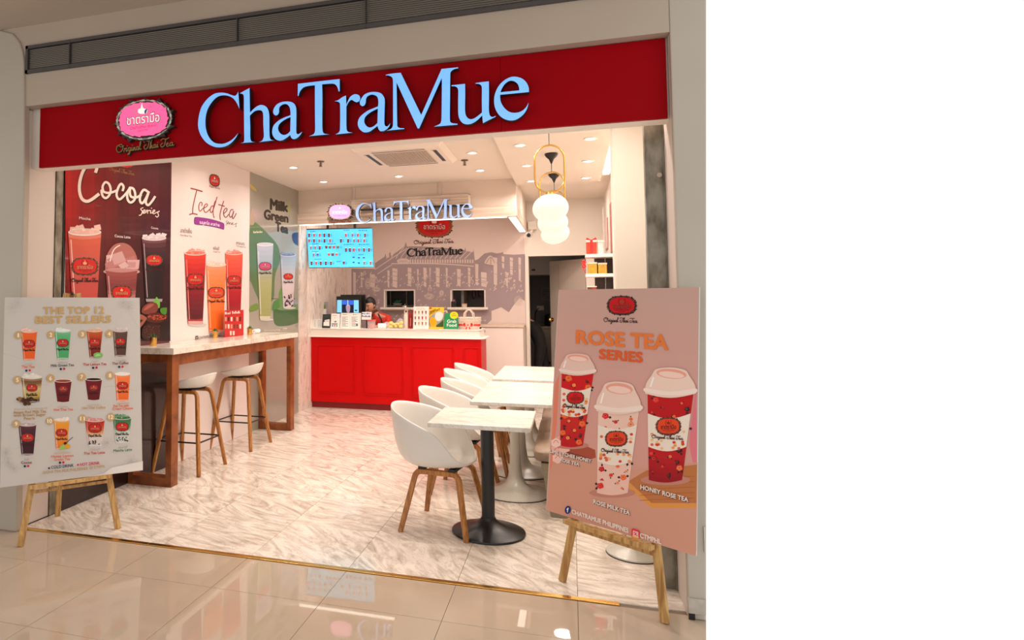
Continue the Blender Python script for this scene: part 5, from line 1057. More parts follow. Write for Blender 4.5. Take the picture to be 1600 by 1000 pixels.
# ---------------------------------------------------------------- things on the service counter
CZ = 1.117
def card(name, px0, px1, ytop, Y, label, cat, col, lean=.18, thick=.006, zb=CZ, edge=None, group=None):
    """an upright printed card or stand; width from the photographed pixels at its real depth"""
    a = at(px0, 500, Y=Y); b = at(px1, 500, Y=Y); t = at(px0, ytop, Y=Y); h = (t.z-zb)/math.cos(lean)
    e = empty(name, ((a.x+b.x)/2, Y, zb)); tag(e, label, cat, group)
    n = Vector((0, -math.cos(lean), math.sin(lean))); u = Vector((0, math.sin(lean), math.cos(lean)))
    put(MB().obox((a.x, Y, zb), (b.x-a.x, 0, 0), u*h, -n*thick).build('panel', mat('card_%d_%d_%d' % col, col, .5), bevel=.001), e)
    put(MB().obox(((a.x+b.x)/2-.03, Y+.005, zb), (.06, 0, 0), (0, lean*h*.55+.05, 0), (0, 0, .004)).build('foot', WHITE), e)
    return e, Plane((a.x, Y, zb), n)
e, pl = card('brochure_stand', 485, 510, 472, 9.42, 'tall grey-framed brochure stand at the left end of the counter', 'stand', (150, 146, 150))
P = Print(pl, .001); P.T = (8, 460, 440)
P.poly([(240, 290), (395, 290), (392, 340), (244, 340)], (120, 130, 70)); P.poly([(300, 296), (345, 296), (345, 336), (300, 336)], (190, 196, 150)); P.poly([(216, 342), (400, 342), (396, 460), (216, 460)], (226, 222, 218))
P.text('~CERTIFICATE', 236, 395, 360, 395, 18, (206, 80, 60), .03); P.text('~OF REGISTRATION', 236, 412, 350, 412, 12, (206, 110, 90), .02); P.poly([(226, 424), (395, 424), (395, 452), (226, 452)], (120, 124, 130)); P.build('printed_sheet', PRINT, e)
e, pl = card('permit_sheets', 485.5, 503, 498.5, 9.06, 'pair of small white permit sheets in clear holders at the left end of the counter', 'sheet', (214, 212, 206))
P = Print(pl, .001); P.T = (8, 460, 440)
for x0 in (215, 285):
    for k in range(7): P.poly([(x0+5, 482+k*13), (x0+50+6*(k % 2), 482+k*13), (x0+50, 486+k*13), (x0+5, 486+k*13)], (160, 170, 164), False)
P.build('printed_lines', PRINT, e)['kind'] = 'stuff'
e, pl = card('notice_card', 503, 515.5, 491, 9.04, 'black standing card with a white folded sheet on the counter', 'card', (34, 34, 34))
P = Print(pl, .001); P.T = (8, 460, 440); P.poly([(362, 424), (440, 422), (438, 446), (362, 450)], (50, 70, 64)); P.poly([(378, 482), (440, 470), (438, 556), (362, 552), (366, 505), (380, 505)], (224, 222, 216)); P.poly([(385, 490), (430, 488), (430, 494), (385, 496)], (120, 130, 124)); P.build('printed_sheet', PRINT, e)
e, pl = card('payment_card', 516.5, 530, 490, 9.04, 'white card with three coloured dots beside the black card', 'card', (232, 228, 222))
P = Print(pl, .001); P.T = (8, 460, 440); P.text('~PAY HERE', 480, 428, 530, 428, 10, (200, 70, 60), .03); P.ell(505, 452, 8, 5, (210, 180, 80), 10); P.poly([(495, 500), (515, 486), (530, 500), (512, 514)], (120, 124, 128)); P.poly([(465, 524), (540, 524), (540, 534), (465, 534)], (60, 60, 64))
for x, c_ in ((477, (80, 120, 190)), (503, (220, 70, 60)), (530, (80, 150, 90))): P.ell(x, 553, 10, 10, c_, 14)
P.build('printed_marks', PRINT, e)
e, pl = card('menu_stand', 531, 563, 489, 9.06, 'white two-page price list stand in front of the till screen', 'stand', (224, 218, 210))
P = Print(pl, .001); P.T = (8, 460, 440)
for x0 in (582, 702):
    P.poly([(x0, 420), (x0+108, 420), (x0+106, 575), (x0+2, 575)], (236, 232, 226)); P.text('~MENU', x0+30, 416, x0+75, 416, 9, (90, 90, 90), .02)
    for k in range(9): P.poly([(x0+12, 440+k*14), (x0+(60 if k % 2 else 88), 440+k*14), (x0+(60 if k % 2 else 88), 446+k*14), (x0+12, 446+k*14)], (206, 90, 70) if k in (1, 5) else (120, 116, 112), False)
P.stroke([(755, 480), (775, 500)], 5, (50, 50, 50)); P.poly([(768, 525), (795, 525), (795, 555), (768, 555)], (110, 110, 110)); P.build('printed_pages', PRINT, e)['kind'] = 'stuff'
# till screens
for (x0, x1, yt, Y, lab, lit) in ((525.5, 563.5, 463, 9.30, 'till screen facing the customers, showing a blue drink picture', 1), (532, 570.5, 460.5, 9.55, 'black back of the second till screen behind the blue one', 0)):
    a, b = at(x0, 500, Y=Y), at(x1, 500, Y=Y); zt = at(x0, yt, Y=Y).z; e = empty('till_screen', ((a.x+b.x)/2, Y, CZ)); tag(e, lab, 'screen')
    put(MB().box(a.x, b.x, Y, Y+.04, zt-.31, zt).build('casing', BLACK, bevel=.006), e); put(MB().box((a.x+b.x)/2-.03, (a.x+b.x)/2+.03, Y+.03, Y+.05, CZ, zt-.1).box((a.x+b.x)/2-.1, (a.x+b.x)/2+.1, Y-.05, Y+.12, CZ, CZ+.012).build('stand', BLACK), e)
    if lit:
        P = Print(Plane((0, Y, 1), (0, -1, 0)), .0005); P.T = (8, 460, 440)
        P.poly([(535, 230), (803, 232), (805, 388), (532, 386)], (120, 190, 224)); P.poly([(592, 232), (742, 232), (742, 388), (592, 386)], (24, 28, 46)); P.poly([(596, 236), (738, 236), (735, 290), (596, 286)], (50, 96, 206)); P.curve([(645, 300), (695, 296), (690, 380), (655, 380)], (150, 130, 150)); P.stroke([(668, 234), (668, 300)], 8, (190, 200, 220), seg=1)
        P.poly([(755, 352), (785, 352), (785, 368), (755, 368)], (40, 50, 60)); P.build('screen_picture', SCREEN, e)
e, pl = card('small_sign', 565, 580, 487.5, 9.08, 'small white notice with blue and black lettering above the candy jar', 'sign', (224, 222, 222), zb=1.24); e.location.z = 1.24
put(MB().box(e.location.x-.008, e.location.x+.008, 9.09, 9.10, CZ, 1.25).build('stem', DARK), e)
P = Print(pl, .001); P.T = (8, 460, 440); P.text('~PLEASE', 846, 408, 950, 406, 16, (40, 80, 140), .05); P.text('~ORDER HERE', 846, 440, 955, 444, 20, (30, 40, 50), .05); P.build('printed_words', PRINT, e)
def vessel(name, px, prof, mt, Y, label, cat, n=24, z=CZ, group=None):
    a = at(px, 500, Y=Y); e = empty(name, (a.x, Y, z)); tag(e, label, cat, group)
    MB().lathe(prof, n=n).build('body', mt, e, smooth=True); return e
CLEAR = mat('clear_plastic', (236, 224, 222), .08, alpha=.35)
e = vessel('candy_jar', 572, [(.0, 0), (.066, 0), (.068, .01), (.068, .10), (.062, .115)], CLEAR, 9.24, 'clear jar of dark red sweets beside the red-lidded tub', 'jar')
MB().lathe([(0, .004), (.058, .004), (.058, .08), (0, .085)], n=20).build('contents', mat('sweets', (120, 18, 22), .5, col2=(30, 20, 24), scale=60), e); MB().lathe([(0, .112), (.068, .112), (.068, .128), (0, .13)], n=20).build('lid', mat('lid_red', (176, 40, 40), .4), e)
e = vessel('plastic_tub', 580.5, [(.0, 0), (.05, 0), (.056, .01), (.06, .105), (.054, .108)], CLEAR, 9.06, 'see-through tub with a pinkish red lid in front of the cashier', 'jar')
MB().lathe([(0, .004), (.046, .004), (.05, .07), (0, .07)], n=20).build('contents', mat('tub_content', (196, 60, 50), .5, col2=(230, 150, 130), scale=40), e); MB().lathe([(0, .107), (.064, .107), (.064, .124), (0, .126)], n=20).build('lid', mat('lid_pink', (222, 84, 76), .4), e)
a = at(597, 509, Y=9.1); e = empty('receipt_roll', (a.x, 9.1, CZ)); tag(e, 'white paper roll lying on the counter in front of the cashier', 'paper roll')
MB().tube([(-.055, 0, .036), (.055, .01, .036)], .036, 20).build('paper', mat('paper_white', (244, 240, 234), .7), e, smooth=True); MB().tube([(-.0565, 0, .036), (-.055, 0, .036)], .012, 12).build('core', mat('core_grey', (170, 150, 130), .7), e)
for i, (px, r, zz, lab) in enumerate(((605, .04, .04, 'small clear bag of pinkish sweets beside the paper roll'), (626, .045, .06, 'clear bag of pale buns behind the yellow pastries'))):
    a = at(px, 505, Y=9.3); e = empty('clear_bag', (a.x, 9.3, CZ)); tag(e, lab, 'bag')
    m = MB().ball((0, 0, zz), (r*1.5, r, zz*1.0), 16, 10); m.v = [(x*(1+.12*Rt.random()), y*(1+.12*Rt.random()), max(0, z*(1+.15*Rt.random()))) for x, y, z in m.v]; m.build('bag', CLEAR, e, smooth=True)
    for k in range(3): MB().ball((-.03+.03*k, 0, .03), (.022, .022, .022), 10, 7).build('bun', mat('bun_pale', (230, 190, 170), .6), e, smooth=True)
a = at(619, 508, Y=9.12); e = empty('pastry_tray', (a.x, 9.12, CZ)); tag(e, 'clear tray heaped with pale yellow pastries on the counter', 'food')
MB().box(-.095, .095, -.06, .06, 0, .008).build('tray', CLEAR, e)
for k in range(11):
    o = MB().ball((0, 0, 0), (.034, .026, .022), 12, 8).build('pastry', mat('pastry_yellow', (236, 206, 120), .6, var=.12, scale=30), e, smooth=True); o.location = (-.07+.035*(k % 5), -.02+.03*(k % 2), .03+(.03 if k > 4 else 0)+(.02 if k > 8 else 0)); o.rotation_euler = (0, .4*Rt.random(), k)
for px, c_, h, lab, w_ in ((634.5, (226, 212, 196), .235, 'cream tumbler with a loop lid beside the red one', 'cream'), (641.5, (140, 14, 20), .235, 'dark red tumbler standing against the drinks card', 'red')):
    e = vessel('tumbler', px, [(0, 0), (.030, 0), (.033, .006), (.033, .18), (.029, .20), (0, .201)], mat('tumbler_'+w_, c_, .35), 9.2, lab, 'bottle')
    MB().lathe([(0, .201), (.029, .201), (.029, .218), (.02, .222), (0, .222)], n=20).build('lid', mat('tumbler_lid_'+w_, lerp(c_, (200, 120, 90), .25), .4), e, smooth=True)
    MB().tube([(-.022, 0, .215), (-.02, 0, .25), (0, 0, .262), (.02, 0, .25), (.022, 0, .215)], .005, 8).build('carry_loop', mat('tumbler_'+w_, c_), e, smooth=True)
    if w_ == 'red':
        P = Print(Plane((0, 9.2-.034, 1.2), (0, -1, 0)), 0)
        P.stroke([(641.5, 497), (641.5, 509)], 1.1, (206, 140, 110), seg=1); P.build('printed_name', PRINT, e)
e, pl = card('drinks_card', 645.5, 669.5, 479, 9.1, 'white card of twelve small printed drinks on the counter', 'card', (232, 218, 210), .12)
P = Print(pl, .001); P.T = (7.27, 560, 430); P.text('THE TOP 12', 665, 379, 750, 378, 8, (206, 160, 110), .03); P.text('BEST SELLERS', 657, 391, 760, 390, 8, (206, 160, 110), .03)
for k in range(12):
    x, y = 647+(k % 4)*40, 423+(k//4)*63; c_ = [(226, 96, 50), (110, 150, 120), (170, 50, 30), (80, 50, 44), (130, 90, 50), (150, 20, 26), (150, 20, 26), (226, 100, 50), (80, 30, 40), (226, 140, 50), (190, 50, 30), (110, 130, 100)][k]
    P.poly([(x-8, y-18), (x+8, y-18), (x+6, y+16), (x-6, y+16)], c_, False); P.w += .00002; P.ell(x, y-2, 5, 4, (190, 30, 30), 8, up=False); P.poly([(x-10, y+24), (x+10, y+24), (x+10, y+27), (x-10, y+27)], (190, 130, 110), False)
P.build('printed_drinks', PRINT, e)['kind'] = 'stuff'
e, pl = card('dessert_poster', 669.7, 693, 480, 9.13, 'yellow dessert poster showing mango and sticky rice', 'poster', (240, 186, 30), .12)
P = Print(pl, .001); P.T = (7.27, 560, 430)
P.poly([(900, 470), (966, 440), (966, 588), (880, 588)], (60, 84, 40)); P.text('MANGO', 812, 430, 880, 398, 20, (60, 30, 10), .05); P.text('STICKY RICE', 806, 455, 925, 392, 20, (60, 30, 10), .05); P.ell(818, 374, 18, 8, (200, 26, 26), 14)
P.curve([(800, 500), (850, 440), (920, 410), (968, 440), (966, 500), (900, 560), (840, 590), (806, 570)], (150, 146, 140)); P.curve([(870, 470), (880, 430), (925, 415), (962, 440), (955, 490), (920, 520), (880, 510)], (240, 214, 206)); P.curve([(808, 520), (830, 480), (870, 490), (890, 540), (870, 580), (830, 582)], (246, 160, 20))
for k in range(4): P.stroke([(815+k*16, 560), (835+k*16, 500)], 2, (214, 120, 10), up=False)
P.build('printed_picture', PRINT, e)
a, b = at(693.5, 500, Y=9.04), at(716, 500, Y=9.04); e = empty('delivery_sign', ((a.x+b.x)/2, 9.04, CZ)); tag(e, 'green bag-shaped delivery sign with a yellow round sticker', 'sign')
def px2(L, Y): return [(at(560+x/7.27, 430+y/7.27, Y=Y).x, at(560+x/7.27, 430+y/7.27, Y=Y).z) for x, y in L]
o = px2([(968, 612), (1133, 612), (1120, 430), (1052, 422), (1030, 430), (990, 430), (975, 480)], 9.04); put(MB().prism(o, lambda u, v, c: (u, 9.04+c, max(v, CZ)), .03).build('board', mat('delivery_green', (20, 136, 76), .45), bevel=.002), e)
P = Print(Plane((0, 9.039, 1), (0, -1, 0)), 0); P.T = (7.27, 560, 430); P.ell(1086, 455, 46, 42, (230, 214, 40), 28); P.text('FREE', 1068, 445, 1102, 443, 14, (90, 110, 40), .03); P.text('Delivery!', 1060, 466, 1112, 462, 16, (90, 110, 40), .03)
P.text('Grab', 1008, 540, 1112, 540, 36, (238, 240, 236), .035); P.text('Food', 1006, 584, 1114, 584, 36, (238, 240, 236), .035); P.build('printed_words', PRINT, e)
e = vessel('pump_bottle', 698.5, [(0, 0), (.03, 0), (.032, .01), (.032, .15), (.012, .175), (.012, .19), (0, .19)], mat('clear_gel', (216, 206, 200), .2), 9.2, 'hand pump bottle with an orange neck behind the green sign', 'bottle')
MB().lathe([(0, .19), (.016, .19), (.016, .215), (0, .216)], n=14).build('collar', mat('orange_neck', (214, 110, 70), .5), e); MB().tube([(0, 0, .21), (0, 0, .245), (-.045, 0, .24)], .007, 8).build('pump', WHITE, e, smooth=True)
# woven basket with a red bow
a = at(733, 505, Y=9.15); e = empty('gift_basket', (a.x, 9.15, CZ)); tag(e, 'cream woven handbag-style basket tied with a red ribbon bow', 'basket')
BK = mat('woven_cream', (226, 204, 186), .75, var=.25, scale=60, bump=.4); RB = mat('ribbon_red', (214, 24, 24), .4)
for r in range(9):
    z = .008+r*.0185; k = 1+.20*(r/8); pts = [(.128*k*math.copysign(abs(math.cos(t))**.6, math.cos(t)), .075*k*math.copysign(abs(math.sin(t))**.6, math.sin(t)), z+.002*math.sin(9*t+r*PI)) for t in [2*PI*(q+.5)/36 for q in range(36)]]
    MB().tube(pts, .0085, 6, closed=True).build('woven_row', BK, e, smooth=True)
for k in range(26):
    t = 2*PI*k/26; cx_, cy_ = math.copysign(abs(math.cos(t))**.6, math.cos(t)), math.copysign(abs(math.sin(t))**.6, math.sin(t)); MB().tube([(.13*cx_, .078*cy_, 0), (.15*cx_, .09*cy_, .085), (.158*cx_, .094*cy_, .165)], .005, 6).build('stake', BK, e, smooth=True)
MB().lathe([(0, .002), (.11, .002), (.12, .12), (0, .12)], n=20).build('lining', mat('lining', (214, 180, 160), .8), e)
for y in (-.07, .07): MB().tube([(-.062, y, .15), (-.055, y, .215), (-.02, y*.7, .258), (.02, y*.7, .258), (.055, y, .215), (.062, y, .15)], .0085, 8).build('handle', BK, e, smooth=True)
MB().tube([(.149*math.copysign(abs(math.cos(t))**.6, math.cos(t)), .088*math.copysign(abs(math.sin(t))**.6, math.sin(t)), .062) for t in [2*PI*(q+.5)/36 for q in range(36)]], .013, 6, closed=True, flat=.35).build('ribbon', RB, e, smooth=True)
bw_ = MB()
for sx in (-1, 1): bw_.add([(0, -.105, .062), (sx*.05, -.115, .088), (sx*.07, -.11, .062), (sx*.05, -.115, .040), (0, -.10, .055), (sx*.045, -.10, .06)], [(0, 1, 2, 5), (0, 5, 2, 3), (0, 3, 2, 1)]); bw_.add([(0, -.108, .06), (sx*.012, -.108, .062), (sx*.035, -.11, .008), (sx*.018, -.112, .004)], [(0, 1, 2, 3)])
bw_.ball((0, -.108, .062), (.012, .01, .012), 10, 6).build('bow', RB, e, solid=.003)
a = at(755, 506, Y=9.6); e = empty('card_reader', (-1.22, 9.35, CZ)); tag(e, 'small dark card reader at the right end of the counter top', 'card reader'); MB().box(-.04, .04, -.05, .05, 0, .022).build('body', BLACK, e, bevel=.004); MB().box(-.02, .02, -.02, .02, .0222, .03).build('keypad', DARK, e)
for i, (px, Y) in enumerate(((636, 8.99), (657, 8.98), (676, 8.99))):
    a = at(px, 513, Y=Y); e = empty('flyer', (a.x, Y+.03, CZ)); tag(e, ('pinkish flyer lying flat in front of the tumblers', 'pinkish flyer lying flat in front of the drinks card', 'pinkish flyer lying flat in front of the dessert poster')[i], 'paper')
    MB().obox((-.085, -.03, .0005), (.16, .012*(i-1), 0), (.0, .05, 0), (0, 0, .0015)).build('sheet', mat('flyer_pink', (226, 130, 116), .6, var=.25, scale=30), e)
# ---------------------------------------------------------------- things on the bar
for i, (px, py, lab) in enumerate(((239.6, 540, 'tiny green succulent in a gold cup at the near end of the bar'), (334.6, 528, 'tiny green succulent in a gold cup beside the red menu card'), (390, 523, 'tiny green succulent in a gold cup between the menu card and the napkin roll'))):
    a = at(px, py, Z=1.136); e = empty('succulent', (max(a.x, -3.50), a.y, 1.136)); tag(e, lab, 'plant', 'succulents in gold cups')
    MB().lathe([(0, 0), (.027, 0), (.028, .004), (.029, .072), (.026, .072), (.025, .06), (0, .06)], n=24).build('cup', GOLD, e, smooth=True); MB().lathe([(0, .058), (.024, .058), (.024, .062), (0, .064)], n=12).build('soil', DARK, e)
    for k in range(15):
        t = k*2.4; r = .008+.0022*k; hgt = .105-.0016*k; lf = MB(); d = Vector((math.cos(t), math.sin(t), 0)); s = Vector((-d.y, d.x, 0)); b0 = d*.004+Vector((0, 0, .062)); tip = d*(r*1.25)+Vector((0, 0, hgt-.004*(k > 8)*2)); md_ = (b0+tip)/2+d*.006
        lf.add([b0, md_+s*.008, tip, md_-s*.008, md_+Vector((0, 0, .004)), md_-Vector((0, 0, .004))], [(0, 1, 4), (1, 2, 4), (2, 3, 4), (3, 0, 4), (1, 0, 5), (2, 1, 5), (3, 2, 5), (0, 3, 5)]).build('leaf', mat('succulent_green', (60, 120, 56), .45, col2=(30, 80, 40), scale=30), e, smooth=True)
a0, a1 = at(351, 527, Z=1.136), at(380.5, 524, Z=1.136); zt = at(351, 485, X=a0.x).z; e = empty('menu_card', ((a0.x+a1.x)/2, (a0.y+a1.y)/2, 1.136)); tag(e, 'red standing menu card with rows of small drinks on the bar', 'card')
du = (a1-a0); du.z = 0; nn = Vector((du.y, -du.x, 0)).normalized(); put(MB().obox(a0-nn*.004, du, Vector((0, 0, zt-1.136)), nn*.004).build('card', mat('menu_red', (196, 22, 24), .35)), e); put(MB().obox(a0-nn*.004, du, -nn*.07, Vector((0, 0, .003))).build('foot', mat('menu_red', (196, 22, 24))), e)
P = Print(Plane(a0, nn), .0005); P.T = (3.333, 260, 240)
for x, y, t, w_ in ((305, 838, '~sign', 30), (342, 834, '~HOT & ICED', 42)): P.text(t, x, y, x+w_, y-2, 14, (240, 220, 210), .03)
for r_, (y, n_) in enumerate(((862, 6), (900, 6), (935, 2))):
    for k in range(n_):
        x = 309+k*15+(26 if r_ == 2 else 0); P.poly([(x-5, y-11), (x+5, y-11.5), (x+4, y+11), (x-4, y+11)], Rt.choice([(240, 214, 196), (120, 60, 50), (90, 40, 40), (214, 150, 120)]), False)
P.build('printed_drinks', PRINT, e)['kind'] = 'stuff'
a = at(406, 521, Z=1.136); e = empty('napkin_roll', (-3.50, a.y, 1.136)); tag(e, 'white rolled napkin lying near the far end of the bar', 'napkin'); MB().tube([(.01, -.07, .026), (.0, .07, .026)], .025, 16).build('cloth', mat('paper_white', (244, 240, 234)), e, smooth=True); MB().tube([(.011, -.0715, .026), (.01, -.07, .026)], .008, 8).build('core', mat('core_grey', (170, 150, 130)), e)
# ---------------------------------------------------------------- shelf of gift sets on the right wall
sh = empty('wall_shelf', (.34, 8.3, 1.5)); tag(sh, 'white wall shelves of gift sets beside the staff door', 'shelf')
for z in (2.006, 1.778, 1.545): put(MB().box(.175, .497, 8.20, 8.52, z, z+.036).build('shelf_board', mat('shelf_cream', (240, 224, 212), .5), bevel=.002), sh)
put(MB().box(.28, .497, 8.50, 8.52, 1.0, 2.006).build('back_panel', mat('dark_walnut', (70, 54, 46), .5, var=.2, scale=6)), sh)
put(MB().box(.385, .39, 8.195, 8.50, 1.0, 2.6).build('clear_panel', mat('acrylic_sheet', (236, 222, 216), .05, alpha=.22)), sh)
def gift(x, z, w_, h, body, lab, rib=None, name='gift_box'):
    e = empty(name, (x, 8.32, z)); tag(e, lab, 'gift box')
    MB().box(-w_/2, w_/2, -.06, .06, 0, h*.86).build('box', body, e, bevel=.003); MB().box(-w_/2-.003, w_/2+.003, -.063, .063, h*.86, h).build('lid', mat('lid_white', (226, 210, 196), .4), e, bevel=.002)
    if rib:
        MB().box(-.014, .014, -.066, .066, 0.001, h+.003).build('ribbon', RB, e)
        for sx in (-1, 1): MB().add([(0, -.03, h+.003), (sx*.05, -.05, h+.03), (sx*.06, -.03, h+.012), (sx*.04, -.01, h+.02)], [(0, 1, 2, 3)]).build('bow_loop', RB, e, solid=.006)
    return e
gift(.245, 2.043, .115, .165, mat('gift_red', (206, 60, 30), .4, var=.3, scale=25), 'red gift box tied with a red ribbon on the top shelf', True)
gift(.345, 2.043, .06, .16, mat('gift_clear', (216, 208, 204), .3, var=.2, scale=20), 'pale gift box behind the ribboned one on the top shelf')
gift(.25, 1.815, .10, .135, mat('tin_gold', (206, 160, 50), .35, metal=.3, var=.2, scale=30), 'golden tea tin at the outer end of the middle shelf', name='tea_tin'); gift(.36, 1.815, .095, .125, mat('tin_gold', (206, 160, 50)), 'golden tea tin deeper in the middle shelf', name='tea_tin')
gift(.24, 1.582, .10, .09, mat('gift_mixed', (190, 40, 30), .4, col2=(30, 60, 40), scale=12), 'red and green gift box on the lowest visible shelf'); 
e = empty('flower_charm', (.155, 8.22, 1.93)); tag(e, 'red flower charm hanging from the corner of the top shelf', 'decoration')
for k in range(2):
    m = MB()
    for q in range(5): m.ball((.016*math.cos(q*1.257), 0, .02-.045*k+.016*math.sin(q*1.257)), (.012, .008, .012), 10, 6)
    m.build('flower', RB, e, smooth=True)
MB().tube([(0, 0, .06), (0, 0, .02)], .002, 6).tube([(0, 0, -.03), (-.012, 0, -.07), (-.03, 0, -.10)], .003, 6).tube([(0, 0, -.05), (.01, 0, -.10), (.03, 0, -.15)], .003, 6).build('tassel', RB, e)
for (ya, yb_, za, zb_, c_, lab) in ((9.55, 10.05, 2.2, 2.62, (206, 150, 136), 'pink-framed round-cornered picture on the right wall near the staff door'), (8.62, 8.85, 1.95, 2.7, (170, 84, 70), 'tall reddish framed print on the right wall above the shelves'), (8.9, 9.3, 2.05, 2.25, (226, 214, 206), 'white notice with dark writing on the right wall')):
    e = empty('wall_picture', (.499, (ya+yb_)/2, za)); tag(e, lab, 'picture'); put(MB().box(.485, .4985, ya, yb_, za, zb_).build('frame', mat('frame_%d' % c_[0], c_, .5), bevel=.01), e); put(MB().box(.483, .4845, ya+.02, yb_-.02, za+.02, zb_-.02).build('sheet', mat('sheet_%d' % c_[0], lerp(c_, (240, 226, 220), .7 if c_[0] != 170 else .2), .5, var=.2, scale=6)), e)
# ---------------------------------------------------------------- kitchen seen through hatches and doorway
area('kitchen_lamp', (-2.2, 11.4, 2.9), .4, 5, (1, .95, .9)); area('back_room_fill', (-.3, 11.9, 2.95), .3, 3, (1, .93, .88))  # the back room disc is an added unseen light, keeping that room dimly lit
e = empty('hanging_cupboard', (-.4, 12.1, 1.93)); tag(e, 'pale grey upper cupboard in the back room', 'cabinet'); put(MB().box(-1.6, .3, 11.75, 12.49, 1.93, 2.9).build('body', mat('grey_laminate', (176, 168, 162), .5)), e); put(MB().box(-.62, -.56, 11.742, 11.75, 2.0, 2.03).build('handle', DARK), e)
e = empty('kitchen_unit', (-.3, 12.1, 0)); tag(e, 'steel-fronted under-counter unit in the dark back room', 'cabinet'); put(MB().box(-.5, .2, 11.8, 12.4, 0, 1.02).build('body', mat('steel_dark', (116, 100, 84), .35, metal=.5), bevel=.01), e); put(MB().box(-.5, .2, 11.79, 12.4, 1.02, 1.06).build('top', mat('steel_dark', (116, 100, 84))), e)
for x in (-.36, -.28): put(MB().ball((x, 11.79, .45), .02, 10, 6).build('knob', BLACK, smooth=True), e)
e = empty('kettle', (-.33, 11.95, 1.061)); tag(e, 'dark steel kettle on the unit in the back room', 'kettle'); MB().lathe([(0, 0), (.10, 0), (.105, .01), (.10, .19), (.085, .205), (0, .21)], n=24).build('body', mat('kettle_steel', (60, 54, 52), .25, metal=.7), e, smooth=True); MB().ball((0, 0, .22), .016, 10, 6).build('lid_knob', BLACK, e); MB().tube([(-.1, 0, .17), (-.16, 0, .16), (-.16, 0, .05), (-.1, 0, .04)], .012, 8).build('handle', BLACK, e, smooth=True); MB().tube([(.1, 0, .08), (.14, 0, .15), (.15, 0, .19)], .014, 8).build('spout', mat('kettle_steel', (60, 54, 52)), e, smooth=True)
e = empty('wall_notice', (-.36, 12.49, 1.6)); tag(e, 'dark printed notice on the back room wall', 'sheet'); put(MB().box(-.50, -.20, 12.49, 12.495, 1.50, 1.72).build('sheet', mat('notice_grey', (120, 108, 110), .6)), e)
for k in range(6): put(MB().box(-.48, -.24, 12.488, 12.4895, 1.53+k*.03, 1.54+k*.03).build('text_line', DARK), e)
e = empty('power_socket', (-.53, 12.49, 1.35)); tag(e, 'wall socket with a black plug in the back room', 'socket'); put(MB().box(-.58, -.46, 12.485, 12.495, 1.32, 1.40).build('plate', JAMB), e); put(MB().tube([(-.55, 12.48, 1.36), (-.6, 12.42, 1.3), (-.62, 12.4, 1.1)], .008, 6).build('plug_cable', BLACK), e)
# kitchen behind the hatches
e = empty('kitchen_rack', (-2.65, 11.0, 1.2)); tag(e, 'dark wire rack of kitchen ware behind the left hatch', 'rack')
put(MB().box(-3.1, -2.2, 11.1, 11.13, 0, 2.1).build('back', DKR), e)
for x in (-2.9, -2.62, -2.35): put(MB().box(x, x+.012, 10.95, 10.965, 0, 2.0).build('upright', STEEL), e)
put(MB().box(-3.0, -2.3, 10.9, 11.08, 1.41, 1.425).build('shelf', STEEL), e)
e = empty('green_crate', (-2.78, 10.98, 1.43)); tag(e, 'green plastic bits in a pale dish seen through the left hatch', 'dish'); MB().lathe([(0, 0), (.06, 0), (.09, .03), (0, .03)], n=16).build('dish', JAMB, e)
for k in range(6): MB().ball((-.04+.016*k, 0, .045+.01*(k % 3)), (.018, .014, .02), 8, 6).build('piece', mat('green_bits', (50, 130, 80), .5), e)
e = empty('steel_cloche', (-2.545, 10.55, z0h+.0005)); tag(e, 'small shiny steel dome standing on the left hatch ledge', 'cloche'); MB().lathe([(.045, 0), (.043, .014), (.033, .03), (.015, .038), (0, .04)], n=20).build('dome', mat('cloche_steel', (200, 196, 190), .2, metal=.9), e, smooth=True); MB().lathe([(0, .04), (.006, .04), (.006, .055), (0, .056)], n=10).build('knob', mat('cloche_steel', (200, 196, 190)), e)
e = empty('grey_screen_wall', (-1.54, 10.95, 1.2)); tag(e, 'grey panel with hanging scoops seen through the right hatch', 'panel'); put(MB().box(-2.0, -1.25, 11.2, 11.23, 0, 2.1).build('panel', mat('hatch_grey', (120, 112, 112), .6)), e)
for k, x in enumerate((-1.62, -1.50, -1.40)): put(MB().lathe([(0, 1.50+.02*k), (.02, 1.52+.02*k), (.034, 1.60), (.026, 1.68), (0, 1.69)], (x, 11.0, 0), 12).build('scoop', mat('scoop_brown', (84, 54, 46), .5), smooth=True), e)
e = empty('black_box', (-1.755, 10.56, z0h+.0005)); tag(e, 'little black box on the right hatch ledge', 'box'); MB().box(-.04, .04, -.03, .03, 0, .09).build('body', BLACK, e, bevel=.003); MB().box(-.02, .02, -.02, .02, .0905, .12).build('pink_top', mat('pinkish', (150, 80, 120), .5), e)
e = empty('cream_tub', (-1.59, 10.55, z0h+.0005)); tag(e, 'cream tub with an orange rim on the right hatch ledge', 'tub'); MB().lathe([(0, 0), (.04, 0), (.042, .045), (0, .045)], n=18).build('body', JAMB, e); MB().lathe([(.0, .046), (.045, .046), (.045, .058), (0, .058)], n=18).build('lid', mat('tub_orange', (220, 140, 90), .5), e)
